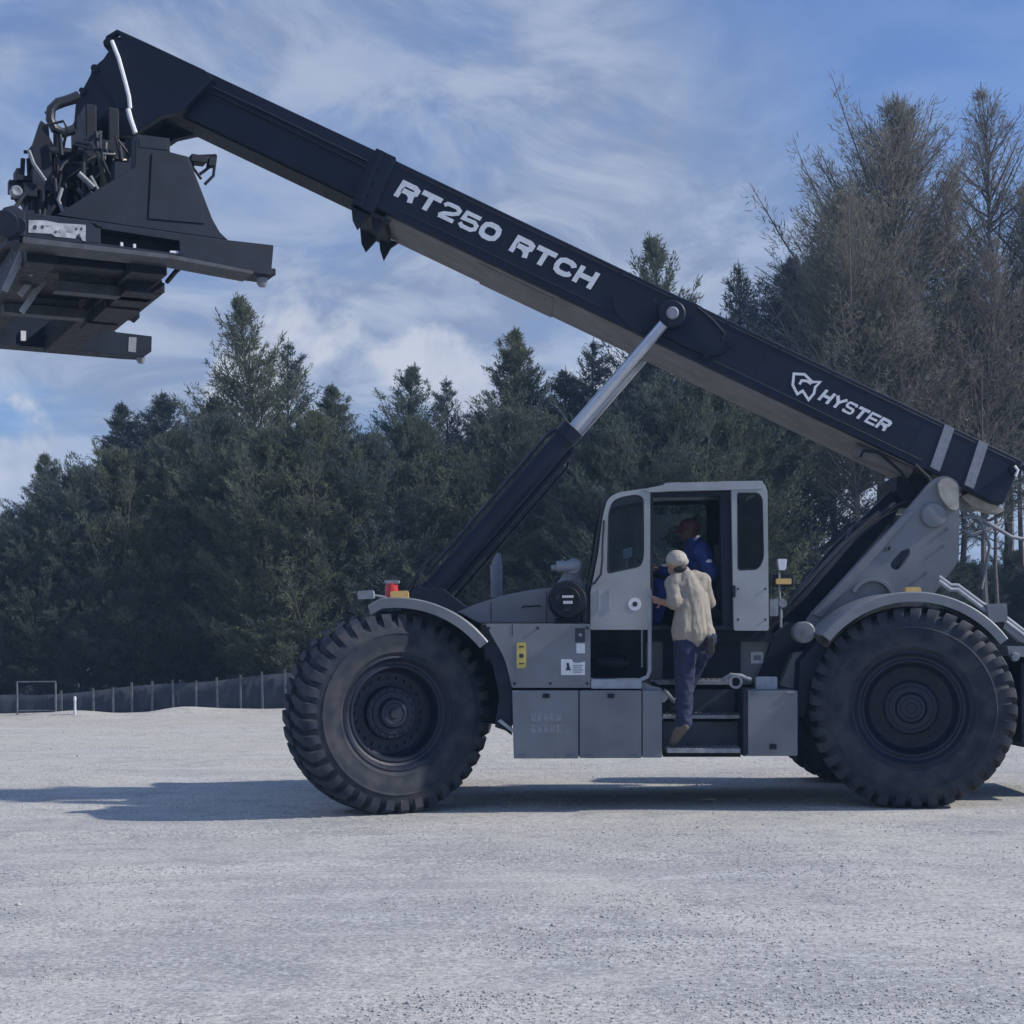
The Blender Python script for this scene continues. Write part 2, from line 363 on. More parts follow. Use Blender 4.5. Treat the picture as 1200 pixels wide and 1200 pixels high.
# ---------------------------------------------------------------- trees
def make_tree(seed, H, Rm, nb, per, base=.03, leafL=.105, leafW=.0095, up=.5, trunk_r=.13, gap=0.0, taper=2.2, tight=1.0, droop=.0, sub=4):
    """trunk and crown: a leaning leader, branches in loose whorls, side twigs and many fine needle sprays"""
    r = np.random.default_rng(seed); tb = MB()
    nz = 9; lean = r.normal(0, .012 * H, (nz, 2)).cumsum(0) * .5
    tp = [Vector((lean[i, 0], lean[i, 1], H * i / (nz - 1) * .98)) for i in range(nz)]
    tb.tube([tuple(q) for q in tp], [trunk_r * (1 - .95 * (i / (nz - 1)) ** .8) for i in range(nz)], 7)
    def tpos(h):
        q = h / (H * .98) * (nz - 1); i = int(min(q, nz - 2)); return np.array(tp[i].lerp(tp[i + 1], min(q - i, 1)))
    LV, tone = [], []
    ph = r.random(6) * 6.283
    for k in range(nb):
        s = base + (1 - base) * r.random() ** .82; h = s * H * .985; az = r.random() * 6.283
        t_ = (s - base) / (1 - base)
        prof = min(1.0, (1 - t_) * taper) ** .85 * min(1, .5 + t_ * 5) * (1 - .25 * t_)
        clump = math.sin(az * 2 + s * 23 + ph[0]) + math.sin(az * 3 - s * 31 + ph[1]) * .8 + math.sin(s * 47 + ph[2]) * .6
        if gap and clump < -2.4 + gap * 2.4: continue
        Lb = Rm * prof * (r.uniform(.45, 1.0) + .16 * clump * r.random()) * (1.35 if r.random() < .12 else 1) + (.10 + .16 * r.random()) * min(1, .25 + (1 - t_) * 7)
        Lb = max(Lb, .07)
        el = up * r.uniform(.35, 1.3) + .45 * t_ ** 2
        d = np.array([math.cos(az) * math.cos(el), math.sin(az) * math.cos(el), math.sin(el)]); p0 = tpos(h * .97)
        bend = r.uniform(-.05, .30) - droop
        def along(q): return p0[None] + d[None] * Lb * q[:, None] + np.array([[0, 0, 1.]]) * (bend * Lb * q * q)[:, None]
        if Lb > .5:
            tb.tube([tuple(x) for x in along(np.linspace(0, 1, 5))], [max(.003, .018 * Lb ** .8 * (1 - .88 * q)) for q in np.linspace(0, 1, 5)], 4, cap=False)
        # side twigs fan out from the branch; the sprays hang on the twigs
        nt_ = max(2, int(sub * (.6 + Lb))); side = np.cross(d, [0, 0, 1.]); side /= np.linalg.norm(side) + 1e-9
        tone_b = r.random() * .55
        for j in range(nt_ + 1):
            if j == 0: a0 = along(np.array([.15]))[0]; dv = along(np.array([1.0]))[0] - a0
            else:
                q0 = r.uniform(.15, .95); a0 = along(np.array([q0]))[0]
                dv = (d * r.uniform(.4, .9) + side * r.choice([-1, 1]) * r.uniform(.3, .9) + np.array([0, 0, r.uniform(-.25, .5) - droop])) ; dv = dv / np.linalg.norm(dv) * (.10 + Lb * (1.05 - q0) * r.uniform(.25, .6))
            lt = np.linalg.norm(dv); m = max(4, int(1.45 * per * (lt + .12) / (sub * .35 + .65)))
            q = r.random(m) ** .8; sp = (.028 + .055 * lt * (1.1 - q)) * tight
            off = r.normal(0, 1, (m, 3)) * sp[:, None]
            c = a0[None] + dv[None] * q[:, None] + off
            dirn = dv[None] / (lt + 1e-9) * .9 + off / np.maximum(sp, .01)[:, None] * .30 + r.normal(0, .35, (m, 3)) + np.array([0, 0, .22 - droop])
            dirn /= np.linalg.norm(dirn, axis=1)[:, None] + 1e-9
            sd = np.cross(dirn, r.normal(0, 1, (m, 3))); sd /= np.linalg.norm(sd, axis=1)[:, None] + 1e-9
            l = (leafL * r.uniform(.5, 1.4, m))[:, None]; wd = (leafW * r.uniform(.6, 1.5, m))[:, None]
            LV.append(np.stack([c - dirn * l * .5 - sd * wd * .35, c - dirn * l * .1 + sd * wd, c + dirn * l * .55, c - dirn * l * .05 - sd * wd], 1))
            tone.append(np.clip(tone_b + r.random(m) * .45, 0, 1))
    V = np.concatenate(LV); T = np.concatenate(tone); n = len(V)
    return tb, V.reshape(-1, 3), np.arange(n * 4).reshape(n, 4), T
VAR = {}
def variant(key, leaf, bark, **kw):
    tb, V, Fc, T = make_tree(**kw)
    cm = fast_mesh('crown', V, Fc, T, [M[leaf]])
    to = tb.build('trunk', bark); tm = to.data; bpy.data.objects.remove(to)
    VAR[key] = (tm, cm, kw['H'], kw['Rm'])
variant('tallA', 'leaf_green', 'bark', seed=1, H=10, Rm=2.3, nb=430, per=66, up=.55, gap=.2, taper=2.3)
variant('tallB', 'leaf_green', 'bark', seed=2, H=10, Rm=2.1, nb=380, per=66, up=.65, gap=.3, taper=2.0)
variant('tallC', 'leaf_dark', 'bark', seed=3, H=10, Rm=2.5, nb=420, per=66, up=.5, gap=.25, taper=2.3)
variant('thinD', 'leaf_green', 'bark', seed=4, H=10, Rm=2.3, nb=270, per=58, up=.7, gap=.45, taper=2.2)
variant('thinE', 'leaf_dark', 'bark', seed=14, H=10, Rm=2.1, nb=240, per=58, up=.6, gap=.5, taper=2.0)
variant('bushA', 'leaf_dark', 'bark', seed=5, H=7, Rm=2.5, nb=430, per=72, up=.6, base=.01, trunk_r=.12, taper=2.8)
variant('bushB', 'leaf_green', 'bark', seed=6, H=7, Rm=2.4, nb=430, per=72, up=.7, base=.01, trunk_r=.12, taper=2.8)
variant('bushC', 'leaf_green', 'bark', seed=16, H=7, Rm=2.4, nb=400, per=72, up=.55, base=.01, trunk_r=.12, gap=.15, taper=2.4)
variant('brownA', 'leaf_brown', 'branch', seed=8, H=14, Rm=3.4, nb=330, per=26, up=.75, base=.36, leafL=.20, leafW=.0080, gap=.3, trunk_r=.15, taper=2.3, tight=1.8, sub=6)
variant('brownB', 'leaf_brown', 'branch', seed=9, H=14, Rm=3.2, nb=190, per=13, up=.85, base=.34, leafL=.20, leafW=.0075, gap=.6, trunk_r=.14, taper=2.1, tight=1.8, sub=6)
variant('highC', 'leaf_dark', 'branch', seed=21, H=13, Rm=2.1, nb=230, per=50, up=.5, base=.55, gap=.35, trunk_r=.14, taper=2.4)
variant('poleC', 'leaf_dark', 'branch', seed=10, H=12, Rm=2.3, nb=75, per=36, up=.5, base=.42, gap=.7, trunk_r=.13, leafL=.15, taper=2.2)
trng = random.Random(5)
def tree(key, px, pyt, Y, label, cat='tree', group=None, name='conifer_tree', wid=1.0, rz=None):
    tm, cm, H, Rm = VAR[key]
    X = uv(px, 700)[0] * (D0 + Y) / F; z = W(px, pyt, Y).z
    s = z / H
    o = empty(name, (X, Y, -.02), rz if rz is not None else trng.random() * 6.28)
    ws = wid * (s ** .6 if s > 1 else s ** .8); o.scale = (ws, ws, s)
    tag(o, label, cat, group)
    for nm, me in (('trunk', tm), ('crown', cm)):
        c = bpy.data.objects.new(nm, me); C.objects.link(c); c.parent = o
    return o
GB = 'trees in the belt behind the yard'
back = [  # variant, px, top py, depth, label
 ('tallC', -70, 560, 26.0, 'dark evergreen tree just past the left picture edge'),
 ('tallA', 8, 590, 25.6, 'low feathery green conifer at the left picture edge'),
 ('tallB', 62, 522, 26.4, 'slim green conifer second from the left edge, below the far spreader beam'),
 ('tallB', 143, 462, 27.0, 'pointed narrow conifer under the far spreader beam end'),
 ('tallC', 196, 446, 26.2, 'dark pointed conifer just right of the lower spreader beam tip'),
 ('tallA', 250, 452, 27.5, 'green conifer close to the left flank of the tallest left hand conifer'),
 ('thinD', 302, 326, 26.5, 'tallest conifer of the left half, thin sharp top below the twist lock'),
 ('thinE', 347, 385, 27.6, 'second tall thin crowned conifer, right shoulder of the tallest left one'),
 ('tallB', 388, 440, 26.0, 'green conifer midway between the tall pair and the cylinder'),
 ('thinD', 463, 414, 27.2, 'open crowned conifer above the red light, sky showing through'),
 ('thinE', 522, 432, 27.8, 'open crowned conifer left of the upper lift cylinder'),
 ('tallC', 563, 470, 26.6, 'low dark conifer behind the upper end of the lift cylinder barrel'),
 ('tallB', 614, 368, 26.3, 'sharp dark conifer rising left of the cylinder rod to the boom underside'),
 ('tallC', 660, 420, 27.2, 'dark conifer right beside the bright cylinder rod'),
 ('thinE', 706, 385, 28.0, 'thin conifer whose tip meets the boom underside left of the cylinder pin'),
 ('tallC', 748, 400, 26.6, 'dark conifer behind the cylinder pin bracket'),
 ('thinD', 790, 252, 27.4, 'thin conifer whose tip shows above the boom past the RTCH lettering'),
 ('thinE', 866, 290, 28.0, 'open conifer showing above the boom right of the cylinder pin'),
 ('tallC', 926, 284, 26.8, 'dense dark conifer above the boom, left of the brown trees'),
 ('highC', 985, 250, 27.6, 'dark conifer against the left side of the big brown tree'),
]
for v, px, py, Y, lab in back: tree(v, px, py, Y, lab, group=GB, wid=1.22)
brown = [
 ('brownA', 1048, 84, 25.0, 'tallest brownish feathery tree above the lettered boom end', 1.05),
 ('brownA', 1010, 205, 23.6, 'broad brown tree, left shoulder of the tall brown group', 1.0),
 ('brownB', 1110, 175, 24.0, 'thin brown tree between the two tall brown tops', 1.1),
 ('brownB', 1188, 78, 26.0, 'sparse tall twiggy tree at the right picture edge', 1.2),
 ('brownB', 1150, 260, 23.0, 'twiggy brown tree above the boom tail stripes', .9),
 ('brownB', 1075, 300, 22.4, 'thin brown tree directly above the white maker lettering', 1.0),
 ('brownB', 1225, 190, 24.5, 'brown twiggy tree just past the right picture edge', 1.1),
 ('brownA', 1300, 120, 25.5, 'brown feathery tree beyond the right picture edge', 1.1),
]
for v, px, py, Y, lab, wd in brown: tree(v, px, py, Y, lab, group='brown trees above the boom end', name='brown_tree', wid=wd)
for px, py, Y, v, lab in ((1040, 330, 24.8, 'highC', 'dark green conifer growing up inside the brown group above the maker lettering'), (1135, 300, 25.2, 'highC', 'thin dark conifer between the brown trees above the tail stripes'), (1205, 330, 25.0, 'highC', 'green conifer low among the twiggy trees at the right edge')):
    tree(v, px, py, Y, lab, group=GB)
poles = [(905, 380), (950, 420), (1010, 400), (1062, 380), (1120, 420), (1168, 400), (1215, 360)]
for i, (px, py) in enumerate(poles):
    tree('poleC', px, py, 23.5 + (i * 37 % 5) * .7, 'slender trunked evergreen of the loose stand seen under the boom end', group='slender trees under the boom end', name='slender_tree', wid=.85)
front = [(-55, 600), (-8, 632), (42, 578), (95, 540), (150, 520), (205, 495), (262, 478), (320, 492), (372, 470), (430, 500), (486, 478), (542, 508), (600, 470), (655, 480), (712, 470), (770, 440), (820, 430), (852, 415)]
for i, (px, py) in enumerate(front):
    tree(('bushA', 'bushB', 'bushC')[i % 3], px, py, 21.3 + (i * 29 % 7) * .33, 'dense bushy evergreen in the front row of the belt behind the fence', group='bushy evergreens along the fence', name='evergreen_tree', wid=1.0)
low = [(905, 610), (965, 650), (1030, 650), (1085, 640), (1140, 655), (1195, 640), (1250, 640)]
for i, (px, py) in enumerate(low):
    tree('bushA', px, py, 24.3 + (i % 3) * .8, 'low dark evergreen shrub growing beneath the tall brown trees', cat='shrub', group='shrubs beneath the brown trees', name='evergreen_shrub', wid=1.25)

# ---------------------------------------------------------------- silt fence and posts along the yard edge
fence = empty('silt_fence', (W(200, 836, 19.6).x, 19.6, 0)); tag(fence, 'low dark fabric fence on grey stakes along the far edge of the gravel', 'fence')
FO = Vector(fence.location)
M['fabric'] = mat('dark fence fabric', (.030, .040, .058), .9, var=.25, scale=3, bump=.3, bscale=14)
M['stake'] = mat('grey wooden stake', (.095, .107, .125), .85, var=.3, scale=9)
fx0, fx1 = W(-60, 836, 19.6).x, W(1400, 836, 19.6).x
def ftop(x): return .48 + .42 * min(1, max(0, (x - W(40, 800, 19.6).x) / 5.6)) + .02 * math.sin(x * 2.1)
fb = MB(); k = 220
fv = []
for i in range(k + 1):
    x = fx0 + (fx1 - fx0) * i / k; bulge = .03 * math.sin(x * 11.8) + .015 * math.sin(x * 5.1)
    for j in range(4):
        fv.append((x, 19.6 + bulge * math.sin(j / 3 * 3.14), -.05 + (ftop(x) - .04 + .05) * j / 3))
fb.add(fv, [(i * 4 + j, (i + 1) * 4 + j, (i + 1) * 4 + j + 1, i * 4 + j + 1) for i in range(k) for j in range(3)])
fo = fb.build('fabric_panel', 'fabric', fence, FO); sm = fo.modifiers.new('thick', 'SOLIDIFY'); sm.thickness = .006
posts = [72, 110, 133, 155, 178, 203, 230, 255, 282, 308, 335] + list(range(362, 1390, 27))
for px in posts:
    x = W(px, 836, 19.55).x; pm = MB(); hh = ftop(x) + trng.uniform(-.02, .05); tl = trng.uniform(-.015, .015)
    pm.add([(x - .022, 19.53, -.1), (x + .022, 19.53, -.1), (x + .022, 19.57, -.1), (x - .022, 19.57, -.1), (x - .02 + tl, 19.53, hh), (x + .02 + tl, 19.53, hh), (x + .02 + tl, 19.57, hh), (x - .02 + tl, 19.57, hh)],
           [(3,2,1,0),(4,5,6,7),(0,1,5,4),(1,2,6,5),(2,3,7,6),(3,0,4,7)])
    pm.build('post', 'stake', fence, FO)
# a taller metal gate frame standing at the left end, and a white marker post
gate = empty('metal_gate', (W(42, 836, 19.2).x, 19.2, 0)); tag(gate, 'small grey metal gate frame with mesh at the left end of the fence', 'gate'); GO = Vector(gate.location)
g0, g1, zt = W(20, 800, 19.2).x, W(65, 800, 19.2).x, W(42, 799, 19.2).z
gb = MB()
for x in (g0, g1): gb.tube([(x, 19.2, -.1), (x, 19.2, zt)], .022, 8)
for z in (zt, .12): gb.tube([(g0, 19.2, z), (g1, 19.2, z)], .016, 8)
gb.build('frame', 'stake', gate, GO)
gp = MB()
for i in range(1, 14):
    x = g0 + (g1 - g0) * i / 14; gp.tube([(x, 19.2, .13), (x, 19.2, zt - .01)], .006, 5)
gp.build('bars', 'dark', gate, GO)
mk = MB(); p = W(88, 838, 18.2); mk.lathe([(0, -.05), (.026, -.05), (.026, .36), (.03, .37), (.03, .43), (.02, .46), (0, .465)], (p.x, p.y, 0), 'Z', 14)
mo = mk.build('marker_post', 'paper', None, Vector((p.x, p.y, 0))); mo.location = (p.x, p.y, 0)
tag(mo, 'short white marker post standing on the gravel before the fence', 'post')
ff = MB(); xs = np.linspace(-90, 90, 90); ys = np.concatenate([np.linspace(20.15, 34, 36), np.linspace(36, 120, 20)])
fz = lambda x, y: .17 + .06 * math.sin(x * 1.3 + y) * math.sin(y * 1.7 - x * .6) - (.22 if y < 20.3 else 0)
ff.add([(x, y, fz(x, y)) for y in ys for x in xs], [(j * 90 + i, j * 90 + i + 1, (j + 1) * 90 + i + 1, (j + 1) * 90 + i) for j in range(len(ys) - 1) for i in range(89)])
M['litter'] = mat('dark leaf litter and moss', (.030, .034, .026), .95, var=.4, scale=1.5, bump=.5, bscale=9)
tag(ff.build('forest_floor', 'litter'), kind='structure')
# ---------------------------------------------------------------- thin blue air between the camera and the trees
hz = MB().box((-900, -60, -2.0), (900, 1100, 27)).build('haze', 'dark', smooth_=False)
hm = bpy.data.materials.new('thin blue haze'); hm.use_nodes = True; t = hm.node_tree; t.nodes.clear()
pv = N(t, 'ShaderNodeVolumePrincipled'); pv.inputs['Color'].default_value = (.42, .66, 1, 1); pv.inputs['Density'].default_value = .0011; pv.inputs['Anisotropy'].default_value = .0
o_ = N(t, 'ShaderNodeOutputMaterial'); t.links.new(pv.outputs[0], o_.inputs['Volume']); hz.data.materials.clear(); hz.data.materials.append(hm)
tag(hz, 'thin bluish air over the yard', 'haze', kind='stuff')
#MACHINE
# ================================================================ the container handler
rt = empty('container_handler', L)
tag(rt, 'big navy and grey container handler with a long raised boom, parked on the gravel', 'container handler')
def B(mb, name, m, parent=rt, bevel=.008, **kw): return mb.build(name, m, parent, L, bevel=bevel, **kw)

# ---- wheels
def make_wheel():
    wd, hw = empty('wheel', (0, 0, 0)), .35
    half = [(.525, -.24), (.55, -.285), (.575, -.30), (.583, -.312), (.60, -.310), (.66, -.328), (.70, -.334), (.745, -.335), (.752, -.342), (.765, -.342), (.772, -.333), (.82, -.322), (.862, -.30), (.895, -.262), (.908, -.20), (.914, -.1), (.916, 0)]
    prof = half + [(r, -y) for r, y in half[-2::-1]]
    t_ = MB(); t_.lathe(prof, n=96)
    NL = 37
    st = [(-.324, .82, .850, .0), (-.314, .85, .905, .0), (-.285, .87, .945, .01), (-.18, .90, .962, .045), (-.03, .91, .966, .10)]
    for side in (-1, 1):
        for i in range(NL):
            a0 = 2 * math.pi * (i + (.5 if side > 0 else 0)) / NL; vs_ = []
            for q, (y, r0, r1, sh) in enumerate(st):
                hwid = (.044, .048, .050, .046, .040)[q]
                for rr, wdt in ((r0 - .02, hwid * 1.1), (r1, hwid)):
                    for sgn in (-1, 1):
                        a = a0 + sh * side * 1.0 + sgn * wdt
                        vs_.append((rr * math.cos(a), y * -side, rr * math.sin(a)))
            fs = []
            for q in range(len(st) - 1):
                o = q * 4; n_ = o + 4
                fs += [(o, n_, n_ + 2, o + 2), (o + 1, o + 3, n_ + 3, n_ + 1), (o + 2, n_ + 2, n_ + 3, o + 3), (o, o + 1, n_ + 1, n_)]
            fs += [(0, 2, 3, 1), (len(st) * 4 - 4, len(st) * 4 - 3, len(st) * 4 - 1, len(st) * 4 - 2)]
            t_.add(vs_, fs)
    # the loaded tyre is flat where it stands
    t_.v = [(x, y * 1.09, z) for x, y, z in t_.v]
    t_.v = [(x, y * (1 + .35 * max(0, min(1, (-.80 - z) / .13)) ** 1.5 * .25), max(z, -.926 + .004 * math.sin(x * 60))) for x, y, z in t_.v]
    t_.build('tyre', 'rubber', wd, ang=30)
    rm = MB()
    rm.lathe([(.40, .25), (.515, .25), (.53, .29), (.545, .29), (.51, .22), (.47, .1), (.47, -.17), (.487, -.20), (.50, -.235), (.535, -.285), (.548, -.300), (.548, -.313), (.530, -.318), (.518, -.305), (.492, -.262), (.470, -.252), (.452, -.262), (.440, -.262), (.428, -.245), (.420, -.16), (.408, -.085), (.385, -.06), (.30, -.05), (.255, -.062)], n=72)
    ro = rm.build('rim', 'rim', wd, ang=28)
    hb = MB()
    hb.lathe([(.255, .2), (.258, -.10), (.250, -.135), (.236, -.145), (.205, -.147), (.200, -.16), (.15, -.165), (.142, -.185), (.128, -.21), (.10, -.215), (.092, -.205), (.05, -.205), (.045, -.22), (0, -.22)], n=48)
    for i in range(18):
        a = 2 * math.pi * i / 18
        hb.cyl((.222 * math.cos(a), -.14, .222 * math.sin(a)), (.222 * math.cos(a), -.166, .222 * math.sin(a)), .0115, n=6)
    for i in range(24):
        a = 2 * math.pi * i / 24
        hb.cyl((.335 * math.cos(a), -.045, .335 * math.sin(a)), (.335 * math.cos(a), -.085, .335 * math.sin(a)), .016, n=6)
    hb.build('hub', 'rim', wd, ang=28)
    return wd
FX, RX = W(452, 838, .2).x, W(1071, 832, .2).x
def copy_tree(o, parent):
    c = o.copy(); C.objects.link(c); c.parent = parent
    for ch in [x for x in bpy.data.objects if x.parent == o]: copy_tree(ch, c)
    return c
wheel = make_wheel(); wheel.parent = rt
for i, (x, Y, yaw, spin) in enumerate(((FX, .34, 25, 0), (RX, .32, -13, 2), (FX + .02, 2.86, 25, 4), (RX + .0, 2.86, -15, 1))):
    wq = wheel if i == 0 else copy_tree(wheel, rt)
    # far wheels turn their dish outwards (to the other side)
    wq.location = Vector((x, Y, .926)) - L
    wq.rotation_euler = (0, 0, R(yaw + (180 if Y > 1 else 0)))

# ---- chassis
m = MB(); m.pp([(425, 800), (480, 775), (1130, 770), (1180, 745), (1235, 745), (1235, 800), (1180, 830), (930, 835), (600, 850), (440, 840)], 1.0, 2.2); B(m, 'chassis', 'dark', bevel=.015)
for x in (FX, RX):
    m = MB(); m.tube([(x, .5, .93), (x, .9, .93), (x, 1.3, .98), (x, 1.9, .98), (x, 2.3, .93), (x, 2.7, .93)], [.2, .2, .27, .27, .2, .2], 20)
    m.box((x - .3, 1.1, 1.0), (x + .3, 2.1, 1.35)); B(m, 'axle', 'dark')
# steering knuckle blocks behind the wheels
# ---- fenders
def fender(cx, cy, a0, a1, r, y0, y1, lip, flat=None):
    m_ = MB(); pts = []
    n_ = 26
    c_ = W(cx, cy, y0)
    outer = [(c_.x + r * math.cos(R(a0 + (a1 - a0) * i / n_)), c_.z + r * math.sin(R(a0 + (a1 - a0) * i / n_))) for i in range(n_ + 1)]
    if flat: outer.append(flat(c_))
    k_ = len(outer); vs_ = []
    for i, (x, z) in enumerate(outer):
        dx, dz = x - c_.x, z - c_.z; q = math.hypot(dx, dz); ux, uz = dx / q, dz / q
        # section: front lip down, top skin, back lip
        for (rr, yy) in ((-lip, y0), (-.012, y0), (0, y0 + .012), (0, y1), (-.02, y1), (-.02, y0 + .025), (-lip, y0 + .025)):
            vs_.append((x + ux * rr, yy, z + uz * rr))
    fs = [(i * 7 + j, i * 7 + (j + 1) % 7, (i + 1) * 7 + (j + 1) % 7, (i + 1) * 7 + j) for i in range(k_ - 1) for j in range(7)]
    fs += [tuple(range(7)), tuple(range((k_ - 1) * 7, k_ * 7))[::-1]]
    return m_.add(vs_, fs)
fr = fender(464, 838, 38, 97, 1.108, .02, .78, .10, flat=lambda c_: (W(431, 709, .02).x, W(431, 709, .02).z))
B(fr, 'fender', 'grey', bevel=0)
rr_ = fender(1071, 832, 36.5, 140, 1.112, .0, .78, .095)
B(rr_, 'fender', 'grey', bevel=0)
# black mud guard continuing the front fender down behind the tyre
m = MB(); m.pp([(566, 757), (588, 752), (600, 790), (600, 862), (592, 856), (580, 852), (585, 815), (578, 782)], .16, .80); B(m, 'mudguard', 'dark', bevel=.006)
m = MB(); m.pp([(583, 845), (587, 843), (601, 854), (601, 859)], .12, .16); B(m, 'mudguard_strip', 'light', bevel=.003)
# rear: black inner guard before the rear wheel
m = MB(); m.pp([(938, 775), (958, 752), (968, 760), (950, 800), (944, 840), (934, 840)], .35, .85); B(m, 'mudguard', 'dark', bevel=.006)

# ---- engine and tank boxes on the near side
m = MB(); m.pp(round_poly([(569, 731), (692, 731), (692, 806), (600, 806), (592, 772), (578, 748)], [2, 2, 2, 2, 14, 6]), .12, 1.0); eb = B(m, 'engine_box', 'grey', bevel=.012)
m = MB(); m.pp([(600, 809), (678, 809), (678, 889), (602, 889)], .10, .95); m.pp([(679.2, 809), (752, 809), (752, 888.5), (679.2, 888.5)], .10, .95); m.pp([(753, 809), (776, 809), (776, 888), (753, 888)], .105, .95)
tk = B(m, 'fuel_tank_box', 'grey', bevel=.010)
m = MB(); m.pp([(692.5, 796), (752, 796), (752, 807), (692.5, 807)], .13, .95); B(m, 'tank_top_plate', 'light', bevel=.006)
m = MB(); m.pp([(876, 809), (935, 809), (935, 886), (876, 886)], .10, .95); B(m, 'battery_box', 'grey', bevel=.012)
m = MB(); m.pp([(871, 808), (875.4, 808), (875.4, 886), (871, 886)], .09, .95); B(m, 'battery_box_side', 'dark', bevel=.003)
# stairs
m = MB(); m.pp([(777, 750), (868, 750), (868, 887), (777, 887)], .86, .90); B(m, 'stair_back', 'spread', bevel=0)
for (a, b_, y0, yp, th) in ((762, 858, .55, 797, 9), (777, 868, .32, 838, 7), (782, 868, .12, 877, 9)):
    m = MB(); m.pp([(a, yp), (b_, yp), (b_, yp + th * .6), (a, yp + th * .6)], y0, y0 + .36)
    q0, q1 = W(a, yp, y0), W(b_, yp, y0)
    for i in range(16):
        x = q0.x + .02 + (q1.x - q0.x - .04) * i / 15; m.box((x - .012, y0 + .02, q0.z), (x + .012, y0 + .34, q0.z + .006))
    B(m, 'stair_tread', 'tread', bevel=.004)
for (a, b_, y0, t0, t1) in ((777, 868, .60, 808, 838), (777, 868, .40, 846, 876)):
    m = MB(); m.pp([(a, t0), (b_, t0), (b_, t1), (a, t1)], y0 + .04, y0 + .07); B(m, 'stair_riser', 'mid', bevel=0)
# panel behind the stairs, brackets, dark gap below the cab
m = MB(); m.pp(round_poly([(757, 752), (905, 752), (914, 768), (880, 802), (757, 802)], 3), .88, 1.0); B(m, 'side_panel', 'grey', bevel=.008)
m = MB(); m.pp([(690, 737), (905, 737), (905, 752), (690, 752)], .75, 1.4); B(m, 'cab_subframe', 'dark', bevel=0)
m = MB(); m.pp([(692, 752), (756, 752), (756, 800), (692, 800)], .80, .9); B(m, 'recess_panel', 'spread', bevel=0)
m = MB(); m.cyl(W(700, 776, .55), W(733, 777, .5), .075, n=20); m.cyl(W(732, 777, .5), W(738, 777, .49), .05, n=16); B(m, 'hydraulic_filter', 'boom2', bevel=.004)
m = MB(); m.pp(round_poly([(904, 752), (925, 728), (952, 742), (958, 752), (925, 790), (880, 806), (893, 785)], 3), .80, 1.05); B(m, 'frame_gusset', 'spread', bevel=.008)
m = MB(); m.pp(round_poly([(930, 765), (955, 762), (944, 800), (934, 808), (914, 804)], 3), .62, .8); B(m, 'frame_bracket', 'grey', bevel=.008)
m = MB(); m.lathe([(0, -.05), (.05, -.05), (.09, -.045), (.104, -.03), (.104, .12), (0, .12)], W(942, 741, .30), 'Y', 28); m.cyl(W(942, 741, .23), W(942, 741, .27), .022, n=12); B(m, 'pivot_pin', 'grey', bevel=0)
# towing eye, hose clutter by the steps
m = MB(); m.tube([W(846, 797, .3), W(856, 791, .28), (W(868, 792, .28)), W(880, 797, .3)], .022, 10); m.lathe([(.042, -.015), (.066, -.015), (.066, .015), (.042, .015)], W(862, 799, .27), 'Y', 20, True); B(m, 'hose_bracket', 'ghose', bevel=0)
m = MB()
for i in range(4):
    y = .28 + .06 * i
    m.tube([W(738 + 3 * i, 798, y), W(752, 803 + i, y - .05), W(766, 800 + 2 * i, y), W(775, 808 + 2 * i, y), W(782, 820 + i, y + .1)], .016, 8)
m.pp([(744, 797), (760, 797), (760, 808), (744, 808)], .2, .3)
B(m, 'hose_cluster', 'hose', bevel=0)
m = MB(); m.tube([W(778, 808, .24), W(790, 822, .22), W(800, 812, .5)], .02, 8); m.pp(round_poly([(752, 799), (774, 806), (783, 818), (778, 824), (764, 812), (752, 811)], 2), .18, .22); B(m, 'mounting_bracket', 'ghose', bevel=.003)
# handrails
m = MB(); m.tube([W(761.5, 690, .16), W(761.5, 786, .16), W(759, 793, .16), W(750, 797, .16), W(747, 803, .16)], .021, 10); B(m, 'handrail', 'light', bevel=0)
m = MB(); m.tube([W(752.5, 738, .22), W(752.5, 782, .22)], .010, 8); B(m, 'handrail', 'grey', bevel=0)
m = MB(); m.pp(round_poly([(886, 793), (911, 793), (911, 808), (886, 808)], 2), .25, .33); B(m, 'junction_box', 'light', bevel=.006)

# ---- hood, exhaust, air cleaner
m = MB(); hd = [(536, 717), (560, 707), (590, 697.5), (620, 691.5), (650, 688), (676, 687), (692, 688), (692, 730), (560, 730)]
m.pp(hd, .55, 2.6); B(m, 'hood', 'grey', bevel=.05)
m = MB(); p = W(582, 700, 1.6); q = W(582, 655, 1.6); m.tube([p, (p.x, p.y, q.z - .06)], .062, 16); m.tube([(p.x, p.y, q.z - .07), (p.x + .01, p.y, q.z - .02), (p.x + .03, p.y, q.z + .06)], [.05, .05, .02], 14); B(m, 'exhaust_stack', 'ghose', bevel=0)
m = MB(); cc = W(665, 703, .34)
m.lathe([(0, -.1), (.10, -.1), (.112, -.108), (.118, -.1), (.165, -.095), (.182, -.07), (.188, 0), (.182, .02), (.186, .05), (.186, .5), (0, .5)], cc, 'Y', 40); ac = B(m, 'air_cleaner', 'boom2', bevel=0)
m = MB(); m.tube([cc + Vector((.03, .25, .12)), cc + Vector((.06, .2, .22)), cc + Vector((.075, .15, .30)), cc + Vector((.06, .1, .33))], [.13, .10, .085, .085], 16)
m.tube([cc + Vector((-.10, .1, .325)), cc + Vector((.12, .1, .325))], .055, 16); m.tube([cc + Vector((-.15, .1, .31)), cc + Vector((-.09, .1, .315))], .03, 12)
m.tube([cc + Vector((.10, .12, .2)), cc + Vector((.17, .15, .06)), cc + Vector((.185, .2, -.1)), cc + Vector((.18, .2, -.22))], .045, 12)
B(m, 'intake_pipe', 'ghose', bevel=0)
